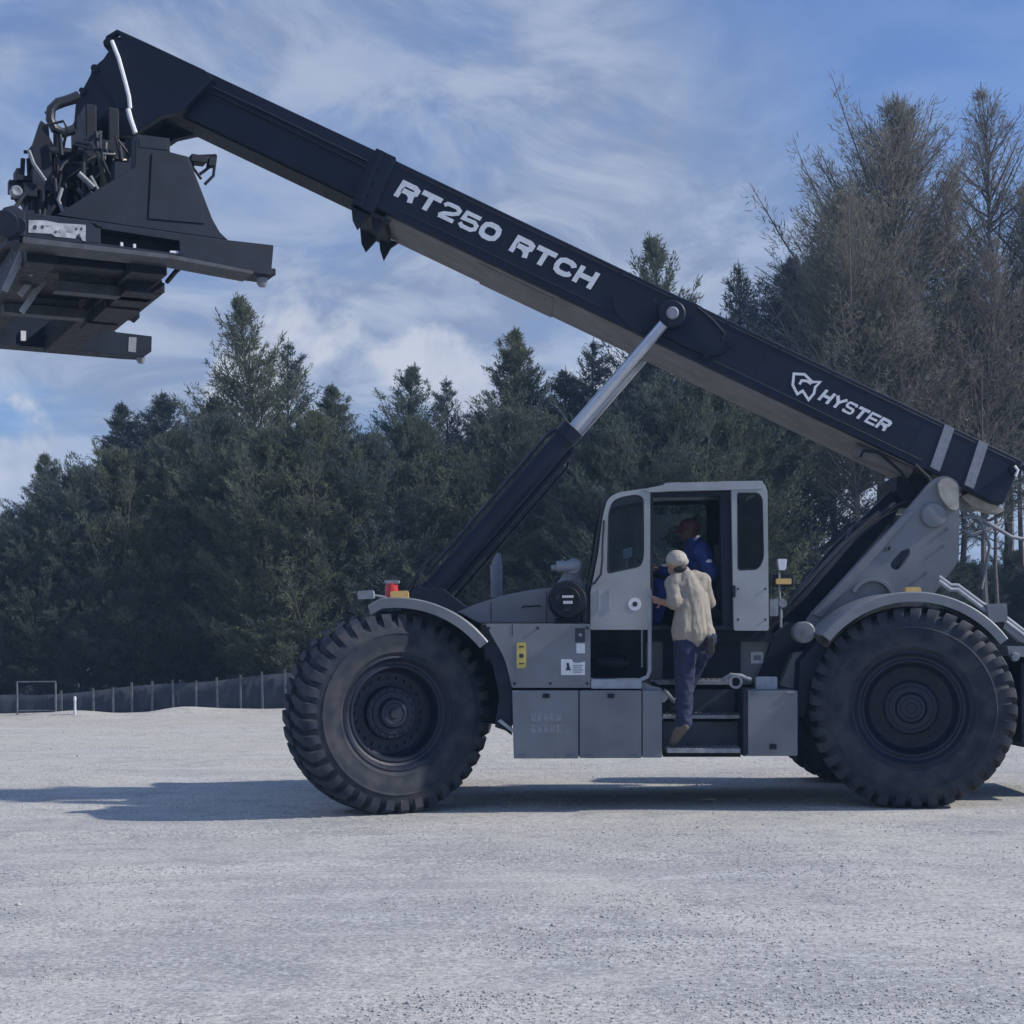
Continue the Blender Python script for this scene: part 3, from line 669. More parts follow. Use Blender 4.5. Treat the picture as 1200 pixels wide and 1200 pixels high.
m = MB()
for (a, b_, z0, z1) in ((-.055, .055, .018, .04), (-.045, .045, -.04, -.012)):
    n_ = 5
    for i in range(n_):
        x0 = a + (b_ - a) * i / n_; m.box((cc.x + x0 + .002, cc.y - .116, cc.z + z0), (cc.x + x0 + (b_ - a) / n_ - .003, cc.y - .09, cc.z + z1))
B(m, 'maker_label', 'white', ac, bevel=0)
m = MB(); m.pp([(652, 724), (678, 724), (680, 731), (650, 731)], .36, .7); B(m, 'cleaner_bracket', 'dark', bevel=0)

m = MB(); m.pp([(602, 852), (934, 850), (934, 884), (602, 886)], .97, 2.3); B(m, 'belly_shade_plate', 'dark', bevel=.01)  # added plate, hidden behind the boxes, deepens the shadow under the machine
# ---- stickers and lettering on the boxes
def plate(name, m_, poly, y, parent, th=.004, yref=None): 
    mm = MB(); mm.pp(poly, y - th, y + .002, y); return B(mm, name, m_, parent, bevel=0)
plate('warning_sticker', 'yellow', round_poly([(605.5, 753), (616.5, 753), (616.5, 783), (605.5, 783)], 2.5), .12, eb)
plate('sticker_mark', 'ink', [(608, 757), (614, 757), (614, 758.6), (608, 758.6)], .115, eb, .003)
plate('sticker_mark', 'ink', round_poly([(608.3, 766), (613.8, 766), (613.8, 771), (608.3, 771)], 2.5), .115, eb, .003)
plate('sticker_mark', 'ink', [(608, 777), (614, 777), (614, 778.4), (608, 778.4)], .115, eb, .003)
plate('black_panel', 'ink', [(674, 736), (685.5, 736), (685.5, 752.5), (674, 752.5)], .12, eb)
plate('panel_mark', 'faint', round_poly([(678, 742), (682, 742), (682, 746), (678, 746)], 1.8), .115, eb, .003)
plate('small_sticker', 'paper', [(675.5, 754), (685.5, 754), (685.5, 765.5), (675.5, 765.5)], .12, eb)
plate('notice_sticker', 'white', [(657.5, 772.5), (670, 772.5), (672, 776.5), (680, 776.5), (685.5, 775), (685.5, 791), (657.5, 791)], .12, eb)
plate('notice_mark', 'ink', [(663.5, 777), (666.5, 777), (667.5, 782), (669, 785.5), (663, 785.5), (664.5, 781)], .114, eb, .003)
for i in range(4):
    plate('notice_mark', 'faint', [(671.5, 779.5 + i * 2.6), (683.5 - (i % 2) * 2, 779.5 + i * 2.6), (683.5 - (i % 2) * 2, 780.5 + i * 2.6), (671.5, 780.5 + i * 2.6)], .114, eb, .003)
# two faint rows of worn capitals on the tank box (too worn to read)
for row, (ya, yb) in enumerate(((835.5, 845), (849, 858.5))):
    for i in range(5):
        xa = 622.5 + i * 7.4; xb = xa + 5.6
        plate('worn_letter', 'faint', [(xa, ya), (xb, ya), (xb, ya + 3), (xa + 3, ya + 3), (xa + 3, ya + 5.2), (xb, ya + 5.2), (xb, yb), (xa, yb)] if (i + row) % 2 else [(xa, ya), (xa + 2, ya), (xa + 2, ya + 3.5), (xb - 2, ya + 3.5), (xb - 2, ya), (xb, ya), (xb, yb), (xa, yb)], .10, tk, .003)
plate('square_sticker', 'paper', round_poly([(880, 764), (894.5, 764), (894.5, 777.5), (880, 777.5)], 1), .88, rt)
plate('sticker_mark', 'faint', [(883, 768), (891.5, 768), (891.5, 773.5), (883, 773.5)], .875, rt, .003)

# ---- cab
cab = empty('cab', (0, 0, 0), parent=rt)
def Bc(mb, name, m, bevel=.008, parent=None, **kw): return mb.build(name, m, parent or cab, L, bevel=bevel, **kw)
fo_ = round_poly([(692, 738), (692, 694), (701, 650), (706, 606), (712, 584), (724, 577), (755, 572.5), (762, 573), (762, 738)], [2, 4, 10, 16, 12, 10, 2, 2, 3])
fh = round_poly([(712.5, 600), (718, 587), (727, 582.5), (746, 579), (754.5, 583), (755, 650), (752, 664), (711, 673)], [8, 6, 6, 6, 7, 10, 8, 5])
rh = round_poly([(863.5, 577), (889, 577), (894, 584), (895.5, 655), (889, 668), (864, 669)], [3, 6, 6, 8, 8, 4])
ro_ = round_poly([(857, 564.5), (894, 564.5), (899.5, 574), (901, 739), (860, 739)], [2, 8, 6, 3, 3])
m = MB(); m.pp(fo_, .30, .36, holes=[fh]); fp = Bc(m, 'front_side_panel', 'cab')
m = MB(); m.pp(ro_, .30, .36, holes=[rh]); rp_ = Bc(m, 'rear_side_panel', 'cab')
def inset(lp, k):
    cx_ = sum(p[0] for p in lp) / len(lp); cy_ = sum(p[1] for p in lp) / len(lp)
    return [(p[0] + (cx_ - p[0]) * k * 8 / max(8, abs(cx_ - p[0]) + .01) if False else cx_ + (p[0] - cx_) * (1 - k), cy_ + (p[1] - cy_) * (1 - k * .55)) for p in lp]
for hole, par in ((fh, fp), (rh, rp_)):
    m = MB(); m.pp(inset(hole, -.0), .312, .345, .30, holes=[inset(hole, .085)]); Bc(m, 'window_seal', 'glassedge', 0, par)
    m = MB(); m.pp(inset(hole, .05), .325, .331, .30); Bc(m, 'window', 'glass', 0, par)
m = MB(); m.pp(round_poly([(753, 573.5), (789, 566), (858, 564), (894, 563.5), (894, 573), (858, 574), (790, 575.5), (762, 577)], 2), .285, 1.5, .30); rf = Bc(m, 'roof', 'cab', .012)
m = MB(); m.pp(round_poly([(781, 563.5), (800, 562.5), (802, 566), (781, 566.5)], 1.5), .5, .7, .30); Bc(m, 'roof_hatch_handle', 'cab', 0, rf)
m = MB(); m.pp(round_poly([(712, 585), (726, 577.5), (756, 572.5), (757, 577), (728, 583), (717, 589)], 2), .36, 1.5, .30); Bc(m, 'roof_front', 'cab', .006)
# far side frame: big window
m = MB(); m.pp([(692, 738), (692, 694), (706, 606), (712, 586), (755, 573), (895, 566), (900, 738)], 1.46, 1.5, .30, holes=[round_poly([(716, 600), (728, 588), (760, 581), (846, 579), (846, 690), (716, 690)], 6)]); Bc(m, 'far_side_frame', 'boom2', .004)
m = MB(); m.pp([(714, 596), (727, 586), (760, 580), (848, 577), (848, 692), (714, 692)], 1.476, 1.482, .30); Bc(m, 'far_window', 'glass', 0)
# windshield, edge on, in front of the front panel
m = MB(); ws = [(692, 694), (701, 650), (706, 606), (712, 586)]
for i in range(3):
    a, b_ = W(*ws[i], .30), W(*ws[i + 1], .30)
    m.add([(a.x - .012, .38, a.z), (a.x - .012, 1.46, a.z), (b_.x - .012, 1.46, b_.z), (b_.x - .012, .38, b_.z), (a.x - .006, .38, a.z), (a.x - .006, 1.46, a.z), (b_.x - .006, 1.46, b_.z), (b_.x - .006, .38, b_.z)], [(0,1,2,3),(7,6,5,4),(0,4,5,1),(2,6,7,3),(1,5,6,2),(0,3,7,4)])
Bc(m, 'windshield', 'glass', 0)
m = MB(); m.tube([W(689, 690, .33), W(697, 655, .33), W(703, 615, .33), W(708, 592, .33), W(716, 581, .33)], .02, 8); Bc(m, 'windshield_seal', 'glassedge', 0); m = MB(); m.tube([W(689, 690, 1.46), W(697, 655, 1.46), W(703, 615, 1.46), W(708, 592, 1.46), W(716, 581, 1.46)], .03, 8); Bc(m, 'windshield_seal', 'glassedge', 0)
m = MB(); m.tube([W(690, 686, .30), W(697, 683, .26), W(704, 673, .25), W(706, 655, .26), W(706, 640, .27), W(708, 610, .29)], .011, 8); Bc(m, 'wiper_hose', 'hose', 0)
# inside: floor, rear wall, door pillar, seat, console, wheel
m = MB(); m.pp([(694, 733), (899, 733), (899, 738), (694, 738)], .36, 1.46, .30); Bc(m, 'floor', 'dark', 0)
m = MB(); m.pp([(894, 576), (898, 576), (899, 733), (895, 733)], .36, 1.46, .30); Bc(m, 'rear_wall', 'dark', 0)
m = MB(); m.pp([(845, 576), (857, 576), (860, 733), (848, 733)], .38, .50, .30); Bc(m, 'door_pillar', 'dark', .004)
m = MB(); m.pp([(763, 577), (857, 575), (857, 580), (763, 582)], .37, .46, .30); Bc(m, 'door_head', 'dark', .003)
m = MB(); m.pp([(763, 578), (766, 578), (766, 735), (763, 735)], .365, .40, .30); Bc(m, 'door_seal', 'glassedge', 0)
m = MB(); m.pp(round_poly([(800, 708), (850, 706), (851, 724), (800, 724)], 5), .72, 1.2); m.pp(round_poly([(836, 640), (848, 636), (856, 712), (842, 716)], 5), .72, 1.2); m.pp([(812, 724), (844, 724), (848, 734), (808, 734)], .8, 1.1); Bc(m, 'seat', 'seat', .03)
m = MB(); m.pp(round_poly([(724, 692), (748, 682), (752, 734), (724, 734)], 4), .75, 1.25); m.tube([W(746, 690, .98), W(760, 670, .98)], .03, 10); Bc(m, 'console', 'seat', .02)
m = MB(); cw = W(762, 668, .98); ax = Vector((.62, 0, .78)); e1 = Vector((0, 1, 0)); e2 = ax.cross(e1)
m.tube([cw + (e1 * math.cos(t) + e2 * math.sin(t)) * .17 for t in [2 * math.pi * i / 28 for i in range(29)]], .014, 8, False); m.tube([cw - e1 * .17, cw, cw + e1 * .17], .012, 6); Bc(m, 'steering_wheel', 'boom2', 0)
m = MB(); m.pp(round_poly([(731, 643), (741, 641), (741, 653), (730, 655)], 2), .5, .56); m.tube([W(735, 655, .53), W(733, 690, .6)], .012, 6); Bc(m, 'monitor', 'paper', .004)
# badge on the cab, door handle edge
m = MB(); c_ = W(744, 708, .30); m.lathe([(.026, -.004), (.062, -.004), (.062, .002), (.026, .002)], c_, 'Y', 32, True); Bc(m, 'round_badge', 'white', 0, fp)
m = MB(); m.lathe([(0, -.006), (.024, -.006), (.024, .0), (0, .0)], c_, 'Y', 24); Bc(m, 'badge_centre', 'ink', 0, fp)
for x in (701, 713):
    m = MB(); m.pp(round_poly([(x, 690), (x + 3, 690), (x + 3, 716), (x, 716)], 1.4), .292, .302, .30); Bc(m, 'pressed_rib', 'cab', .003, fp)
# lamp cluster behind the cab
m = MB(); m.pp(round_poly([(902, 702), (912, 702), (912, 722), (902, 722)], 2), .4, .5); m.tube([W(915, 715, .45), W(915, 735, .45)], .013, 8); m.lathe([(0, -.03), (.04, -.03), (.045, .03), (0, .03)], W(917, 707, .43), 'Y', 16); m.tube([W(916, 724, .45), W(913, 690, .45), W(913, 660, .45)], .011, 8); B(m, 'lamp_bracket', 'ghose', bevel=0)
m = MB(); m.pp(round_poly([(911.5, 655), (922.5, 655), (921, 668), (913, 668)], 2), .40, .50); B(m, 'work_lamp', 'paper', bevel=.004)
m = MB(); m.pp(round_poly([(909.5, 678), (927.5, 678), (927.5, 684.5), (909.5, 684.5)], 1.5), .40, .46); B(m, 'marker_lamp', 'amber', bevel=.003)
m = MB(); m.pp([(907, 673), (929, 673), (930, 678), (930, 688), (906, 688)], .46, .50); B(m, 'lamp_housing', 'dark', bevel=.003)
# lamps on the fenders
m = MB(); p = W(459, 690, .35); m.lathe([(.062, -.10), (.062, 0), (.055, .05), (.04, .062), (0, .064)], p, 'Z', 20); m.lathe([(0, -.14), (.07, -.14), (.07, -.10), (0, -.10)], p, 'Z', 20); B(m, 'beacon', 'red', bevel=0)
m = MB(); m.pp(round_poly([(450, 680), (468, 680), (467, 684), (451, 684)], 1.5), .30, .42); B(m, 'beacon_cap', 'ghose', bevel=.003)
m = MB(); m.pp(round_poly([(457, 693), (478, 692), (479, 702), (458, 702.5)], 2), .03, .12); B(m, 'marker_lamp', 'amber', bevel=.004)
m = MB(); m.pp(round_poly([(419, 692.5), (437, 691.5), (438, 701.5), (419, 702.5)], 2), .15, .34); m.tube([W(437, 698, .3), W(452, 700, .3), W(456, 704, .3)], .014, 8); B(m, 'headlamp', 'ghose', bevel=.005)
m = MB(); m.pp(round_poly([(1062, 688), (1079, 688), (1080, 695), (1061, 695)], 2), .02, .12); B(m, 'marker_lamp', 'amber', bevel=.004)

# ---- rear frame towers (near and far) with the boom pivot
tw = round_poly([(1089, 566), (1100, 558), (1112, 558), (1124, 566), (1124, 657), (1098, 692), (1085, 705), (1010, 760), (958, 758), (938, 744), (950, 720), (1058, 604)], [8, 8, 8, 8, 10, 10, 4, 4, 8, 8, 8, 10])
slot = round_poly([(1045, 667), (1043, 660), (1058, 644), (1066, 642), (1067, 649), (1054, 668)], 4, 4)
slot2 = round_poly([(1034, 648), (1036, 642), (1044, 640), (1043, 645)], 2, 3)
for y in (.86, 2.26):
    m = MB(); m.pp(tw, y, y + .09, .86, holes=[slot, slot2]); to = B(m, 'boom_tower', 'grey', bevel=.014)
    if y < 1:
        # raised edge along the sloping side
        m = MB(); m.pp([(1058, 604), (1068, 598), (1071, 601), (962, 724), (951, 720)], y - .02, y + .10, .86); B(m, 'tower_flange', 'grey', to, bevel=.006)
    s_ = -1 if y < 1 else 1
    m = MB(); c_ = W(1093, 604, .86); m.lathe([(0, -.05), (.10, -.05), (.115, -.045), (.125, -.03), (.13, .02), (0, .02)], (c_.x, y, c_.z), 'Y', 32); B(m, 'pivot_cap', 'grey', to, bevel=0)
m = MB(); m.pp(round_poly([(1099, 566), (1104, 561), (1113, 560), (1122, 568), (1124, 598), (1113, 597), (1102, 582)], 5), .80, .858); B(m, 'beige_lug', 'beige', bevel=.008)
m = MB(); c_ = W(1093, 604, .86); m.cyl((c_.x, .9, c_.z), (c_.x, 2.35, c_.z), .09, n=24); B(m, 'boom_pivot', 'boom2', bevel=0)
m = MB()
n_ = 18; c0 = W(1023, 704, .80)
arc = [(1023 + 27 * math.cos(R(a)), 704 - 27 * math.sin(R(a))) for a in [20 + 135 * i / n_ for i in range(n_ + 1)]]
arc2 = [(1023 + 22 * math.cos(R(a)), 704 - 23 * math.sin(R(a))) for a in [155 - 135 * i / n_ for i in range(n_ + 1)]]
m.pp(arc + arc2, .80, .858); B(m, 'arched_cover', 'grey', bevel=.004)
# dark inner cross structure between the towers and slanted beam towards the cab
m = MB(); m.pp([(903, 748), (905, 742), (985, 640), (1062, 566), (1085, 562), (1060, 606), (960, 720), (935, 748)], 1.5, 1.62, 1.0); m.pp([(960, 740), (1080, 640), (1090, 660), (1000, 755)], 1.0, 2.2); B(m, 'tower_brace', 'dark', bevel=.01)
m = MB(); m.tube([W(882, 738, .62), W(905, 728, .62), W(925, 705, .62), W(985, 640, .9), W(1030, 600, 1.0)], .022, 8); m.tube([W(895, 742, .75), W(940, 700, .8), W(1000, 632, .95), W(1048, 590, 1.1)], .028, 8); m.tube([W(990, 640, 1.2), W(1000, 618, 1.2), W(1030, 605, 1.2), W(1062, 588, 1.25)], .03, 8); B(m, 'tower_hoses', 'hose', bevel=0)
# ---- rear body beyond the rear wheel
m = MB(); m.pp(round_poly([(1128, 710), (1160, 708), (1212, 745), (1290, 760), (1300, 872), (1200, 876), (1175, 870), (1150, 800)], 5), .95, 2.25); B(m, 'counterweight', 'dark', bevel=.03)
m = MB(); m.pp(round_poly([(1156, 708), (1180, 707), (1181, 728), (1160, 730)], 3), .55, .95); m.pp([(1178, 728), (1200, 745), (1215, 752), (1215, 758), (1196, 752), (1176, 736)], .6, .7); B(m, 'rear_bracket', 'grey', bevel=.008)
m = MB()
for y, off in ((.62, 0), (.72, -5)):
    m.tube([W(1100, 681 + off, y), W(1114, 691 + off, y), W(1122, 691 + off, y), W(1150, 712 + off, y), W(1175, 726 + off, y), W(1205, 749 + off, y)], .022, 10)
B(m, 'rear_rail', 'light', bevel=0)
m = MB(); m.pp([(1180, 757), (1260, 759), (1260, 776), (1182, 768)], .5, .95); m.lathe([(0, -.03), (.04, -.03), (.045, .03), (0, .03)], W(1189, 770, .48), 'Y', 16); B(m, 'rear_step', 'ghose', bevel=.006)
m = MB(); m.pp([(1196, 776), (1262, 778), (1262, 876), (1197, 872)], .62, .95); B(m, 'rear_box', 'dark', bevel=.012)

# ---- lift cylinders
pin = W(787, 369, .93); low = W(503, 696, .93)
for y in (.93, 2.27):
    a = Vector((low.x, y, low.z)); b_ = Vector((pin.x, y, pin.z)); mid = a.lerp(b_, .592)
    m = MB(); m.tube([a, a.lerp(b_, .02), a.lerp(b_, .021), a.lerp(b_, .555), a.lerp(b_, .556), mid], [.125, .125, .108, .108, .122, .122], 28)
    d = (b_ - a).normalized(); pr = Vector((-d.z, 0, d.x))
    for o_, y2 in ((.145, -.07), (.155, .02), (-.15, .05)): m.tube([a.lerp(b_, .03) + pr * o_ + Vector((0, y2, 0)), a.lerp(b_, .54) + pr * o_ + Vector((0, y2, 0)), a.lerp(b_, .56) + pr * (o_ * .8) + Vector((0, y2, 0))], .016, 8)
    cyl = B(m, 'lift_cylinder', 'boom', bevel=0)
    m = MB(); m.tube([mid, b_], .055, 24); B(m, 'cylinder_rod', 'chrome', cyl, bevel=0)
    m = MB(); m.lathe([(0, -.075), (.12, -.075), (.135, -.06), (.135, .06), (.12, .075), (0, .075)], b_, 'Y', 32); m.tube([b_, b_.lerp(a, .03)], .085, 20); B(m, 'rod_eye', 'boom', cyl, bevel=0)
    m = MB(); m.lathe([(0, -.11), (.05, -.11), (.062, -.10), (.062, .0), (0, .0)], b_, 'Y', 24) if y < 1 else m.lathe([(0, 0), (.062, 0), (.062, .1), (0, .11)], b_, 'Y', 24); B(m, 'cylinder_pin', 'ghose', cyl, bevel=0)
m = MB(); m.tube([W(480, 694, .9), W(486, 680, .9), W(500, 660, .88), W(512, 648, .86)], .014, 7); m.tube([W(478, 690, .95), W(490, 670, .95), W(505, 652, .93)], .012, 7); m.tube([W(484, 690, .85), W(492, 684, .85), W(492, 672, .85), W(500, 664, .86)], .012, 7); B(m, 'cylinder_hoses', 'hose', bevel=0)
m = MB(); m.pp([(470, 705), (488, 688), (520, 690), (548, 712), (548, 735), (470, 740)], .80, 1.06); B(m, 'cylinder_mount', 'dark', bevel=.01); m = MB(); m.pp([(470, 705), (488, 688), (520, 690), (548, 712), (548, 735), (470, 740)], 2.12, 2.4, .80); B(m, 'cylinder_mount', 'dark', bevel=.01)
m = MB(); m.pp([(440, 715), (560, 715), (570, 780), (440, 780)], 1.06, 2.12); B(m, 'front_frame', 'dark', bevel=.01)

# ---- boom
YB = 1.05
ob = [(443, 178), (1199, 540), (1176, 591), (1165, 589), (440, 244)]
m = MB(); m.pp(ob, YB, 2.15); boom = B(m, 'boom', 'boom', bevel=.012)
def strip_under(p0, p1, y0, y1, yref, th=.012):
    a, b_ = W(*p0, yref), W(*p1, yref); d = (b_ - a).normalized(); n_ = Vector((d.z, 0, -d.x))
    if n_.z > 0: n_ = -n_
    vs_ = [(a.x, y0, a.z), (b_.x, y0, b_.z), (b_.x, y1, b_.z), (a.x, y1, a.z)]
    vs_ = [Vector(v) + n_ * .002 for v in vs_]; vs_ += [v + n_ * th for v in vs_]
    return MB().add(vs_, [(0,1,2,3),(7,6,5,4),(0,4,5,1),(1,5,6,2),(2,6,7,3),(3,7,4,0)])
m = strip_under((452, 249.7), (1086, 551.5), 1.10, 2.10, YB); B(m, 'underside_bounce_plate', 'under', boom, bevel=0)  # added plate, its pale colour stands in for light bounced off the ground
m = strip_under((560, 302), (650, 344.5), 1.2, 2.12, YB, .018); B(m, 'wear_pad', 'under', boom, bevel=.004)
# inner section
ib = [(150, 40), (175, 52), (443, 177.5), (470, 191), (450, 246), (420, 233), (212, 134), (150, 120)]
m = MB(); m.pp(ib, 1.29, 1.91); ibo = B(m, 'inner_boom', 'boom', boom, bevel=.012)
m = strip_under((214, 135.5), (420, 233.5), 1.33, 1.87, 1.29); B(m, 'inner_underside', 'boom2', boom, bevel=0)
m = MB(); m.tube([W(190, 75, 1.27), W(300, 126, 1.27), W(430, 189, 1.27)], .014, 8); m.tube([W(200, 86, 1.27), W(320, 143, 1.27), W(428, 196, 1.27)], .010, 8); B(m, 'boom_hoses', 'spread', boom, bevel=0)
for (px, py, l_) in ((305, 128, 14), (296, 158, 12)):
    m = MB(); m.pp(round_poly([(px - l_, py - l_ * .45), (px + l_ * .4, py - l_ * .1), (px + l_, py + l_ * .5), (px - l_ * .3, py + 2)], 3), 1.284, 1.291); B(m, 'scuff_plate', 'under' if l_ < 0 else 'spread', boom, bevel=0)
# collar
m = MB(); m.pp(round_poly([(441, 173.5), (464, 184.5), (436, 250), (412, 238)], 1), .99, 2.21); m.pp([(446, 176.5), (450, 178.5), (424, 243), (420, 241)], .96, 2.24, .99); B(m, 'collar', 'boom', boom, bevel=.01)
m = MB()
for (py, yy) in ((0, 1.0), (0, 1.9)):
    m.pp([(411, 236), (436, 248), (429, 256), (418, 268), (413, 258)], yy, yy + .06, .99); m.pp([(434, 247), (458, 256), (449, 262), (440, 278), (436, 266)], yy + .03, yy + .09, .99)
m.pp([(414, 238), (450, 254), (448, 259), (414, 243)], 1.0, 1.98, .99)
B(m, 'slide_pads', 'boom2', boom, bevel=.004)
m = MB()
for (px, py) in ((445, 192), (432, 222), (439, 207)): m.pp(round_poly([(px - 3, py - 6), (px + 4, py - 4), (px + 1, py + 7), (px - 6, py + 5)], 1.5), .975, .99)
B(m, 'adjuster_blocks', 'spread', boom, bevel=.004)
# grey tail stripes
for (a, b_, c2, d2) in (((1107, 498), (1118, 503.5), (1101, 552.5), (1090, 547)), ((1147, 516), (1158, 521.5), (1141, 573), (1130, 568))):
    m = MB(); m.pp([a, b_, c2, d2], YB - .006, YB + .002, YB); B(m, 'tail_stripe', 'faint', boom, bevel=0)
    m = MB(); A_, B_ = W(*a, YB), W(*b_, YB); m.add([(A_.x, YB - .006, A_.z), (B_.x, YB - .006, B_.z), (B_.x, 2.15, B_.z), (A_.x, 2.15, A_.z), (A_.x, YB - .006, A_.z + .008), (B_.x, YB - .006, B_.z + .008), (B_.x, 2.15, B_.z + .008), (A_.x, 2.15, A_.z + .008)], [(0,1,2,3),(7,6,5,4),(0,4,5,1),(1,5,6,2),(2,6,7,3),(3,7,4,0)]); B(m, 'tail_stripe', 'faint', boom, bevel=0)
# bracket plate round the cylinder pin, side doubler
m = MB(); m.pp(round_poly([(771, 352), (800, 350), (822, 360), (858, 398), (856, 410), (836, 419), (808, 410), (770, 390)], 5), YB - .03, YB, YB); B(m, 'pin_bracket', 'boom', boom, bevel=.008)
m = MB(); m.tube([W(818, 361, 1.0), W(836, 376, .99), W(849, 391, .99), W(846, 398, 1.0)], .015, 8); m.cyl(W(857, 403, .98), W(857, 403, 1.02), .035, n=18); m.cyl(W(828, 417, .98), W(828, 417, 1.02), .035, n=18); B(m, 'bracket_hose', 'spread', boom, bevel=0)
m = MB(); m.pp(round_poly([(716, 345), (768, 350), (776, 392), (744, 389), (722, 368)], 4), YB - .012, YB + .002, YB); B(m, 'side_doubler', 'boom', boom, bevel=.004)
# pipe and hoses beneath the boom foot
m = MB(); m.tube([W(1000, 528, 1.25), W(1068, 552, 1.25)], .085, 20); B(m, 'extension_cylinder', 'under', boom, bevel=.02)
m = MB(); m.tube([W(1008, 536, 1.1), W(1012, 528, 1.08), W(1030, 530, 1.08), W(1056, 553, 1.1), W(1066, 572, 1.15)], .016, 8); m.tube([W(1072, 545, 1.02), W(1088, 560, 1.0), W(1093, 575, 1.0)], .022, 8); m.pp([(1052, 558), (1090, 555), (1092, 590), (1060, 590), (1050, 575)], 1.3, 1.9); B(m, 'foot_hoses', 'boom2', boom, bevel=0)
m = MB(); m.pp(round_poly([(1126, 582), (1140, 576), (1155, 586), (1178, 598), (1170, 602), (1140, 594)], 2), 1.2, 1.4); B(m, 'tail_lug', 'beige', boom, bevel=.006)
m = MB(); m.tube([W(1128, 606, 1.3), W(1145, 606, 1.3), W(1165, 617, 1.3), W(1185, 629, 1.3), W(1240, 640, 1.4)], .02, 8); m.tube([W(1126, 620, 1.35), W(1138, 627, 1.35), W(1160, 620, 1.35), W(1175, 612, 1.4)], .018, 8); m.tube([W(1124, 588, 1.3), W(1150, 612, 1.3), W(1160, 640, 1.35), W(1150, 690, 1.4)], .018, 8); B(m, 'tail_hoses', 'ghose', boom, bevel=0)
m = MB(); m.lathe([(0, -.03), (.055, -.03), (.06, 0), (0, 0)], W(1189, 551, YB), 'Y', 20); B(m, 'tail_boss', 'boom2', boom, bevel=0)
m = MB(); m.tube([W(1189, 546, YB - .04), W(1193, 551, YB - .045), (W(1190, 558, YB - .04))], .014, 8); B(m, 'tail_hook', 'white', boom, bevel=0)

# ---- lettering
GL = {'R': (1, [[(0, 0), (0, 1), (.78, 1), (1, .86), (1, .6), (.8, .46), (.1, .46)], [(.55, .46), (.86, .22), (.9, 0)]]),
 'T': (1, [[(0, 1), (1, 1)], [(.5, .9), (.5, 0)]]),
 '2': (.95, [[(0, .78), (.12, .96), (.3, 1), (.75, 1), (.95, .86), (.93, .64), (.7, .46), (.22, .26), (0, 0)], [(0, 0), (.95, 0)]]),
 '5': (.95, [[(.95, 1), (.08, 1), (.04, .54), (.75, .58), (.95, .42), (.95, .16), (.76, 0), (.2, 0), (0, .16)]]),
 '0': (1, [[(.3, 0), (.7, 0), (.93, .14), (1, .4), (1, .6), (.93, .86), (.7, 1), (.3, 1), (.07, .86), (0, .6), (0, .4), (.07, .14), 'c']]),
 'C': (1, [[(1, .74), (.92, .9), (.7, 1), (.3, 1), (.07, .86), (0, .6), (0, .4), (.07, .14), (.3, 0), (.7, 0), (.92, .1), (1, .26)]]),
 'H': (1, [[(0, 0), (0, 1)], [(1, 0), (1, 1)], [(.05, .5), (.95, .5)]]),
 'Y': (1, [[(0, 1), (.5, .48), (1, 1)], [(.5, .5), (.5, 0)]]),
 'S': (.95, [[(.95, .82), (.85, 1), (.12, 1), (0, .88), (0, .64), (.12, .52), (.83, .48), (.95, .36), (.95, .12), (.83, 0), (.1, 0), (0, .18)]]),
 'E': (.9, [[(.9, 1), (0, 1), (0, 0), (.9, 0)], [(.05, .5), (.82, .5)]])}
def strip2d(pl, t_):
    closed = pl[-1] == 'c'; p = [Vector(q) for q in (pl[:-1] if closed else pl)]; k_ = len(p); Lf, Rt = [], []
    for i in range(k_):
        a = p[i - 1] if (closed or i > 0) else None; b_ = p[(i + 1) % k_] if (closed or i < k_ - 1) else None
        d0 = (p[i] - a).normalized() if a is not None else None; d1 = (b_ - p[i]).normalized() if b_ is not None else None
        if d0 is None: n_ = Vector((-d1.y, d1.x)); s_ = 1
        elif d1 is None: n_ = Vector((-d0.y, d0.x)); s_ = 1
        else:
            n0, n1_ = Vector((-d0.y, d0.x)), Vector((-d1.y, d1.x)); n_ = (n0 + n1_).normalized(); s_ = min(1 / max(n_.dot(n0), .3), 1.8)
        Lf.append(p[i] + n_ * t_ / 2 * s_); Rt.append(p[i] - n_ * t_ / 2 * s_)
    q = [(i, (i + 1) % k_) for i in range(k_ if closed else k_ - 1)]
    return Lf, Rt, q
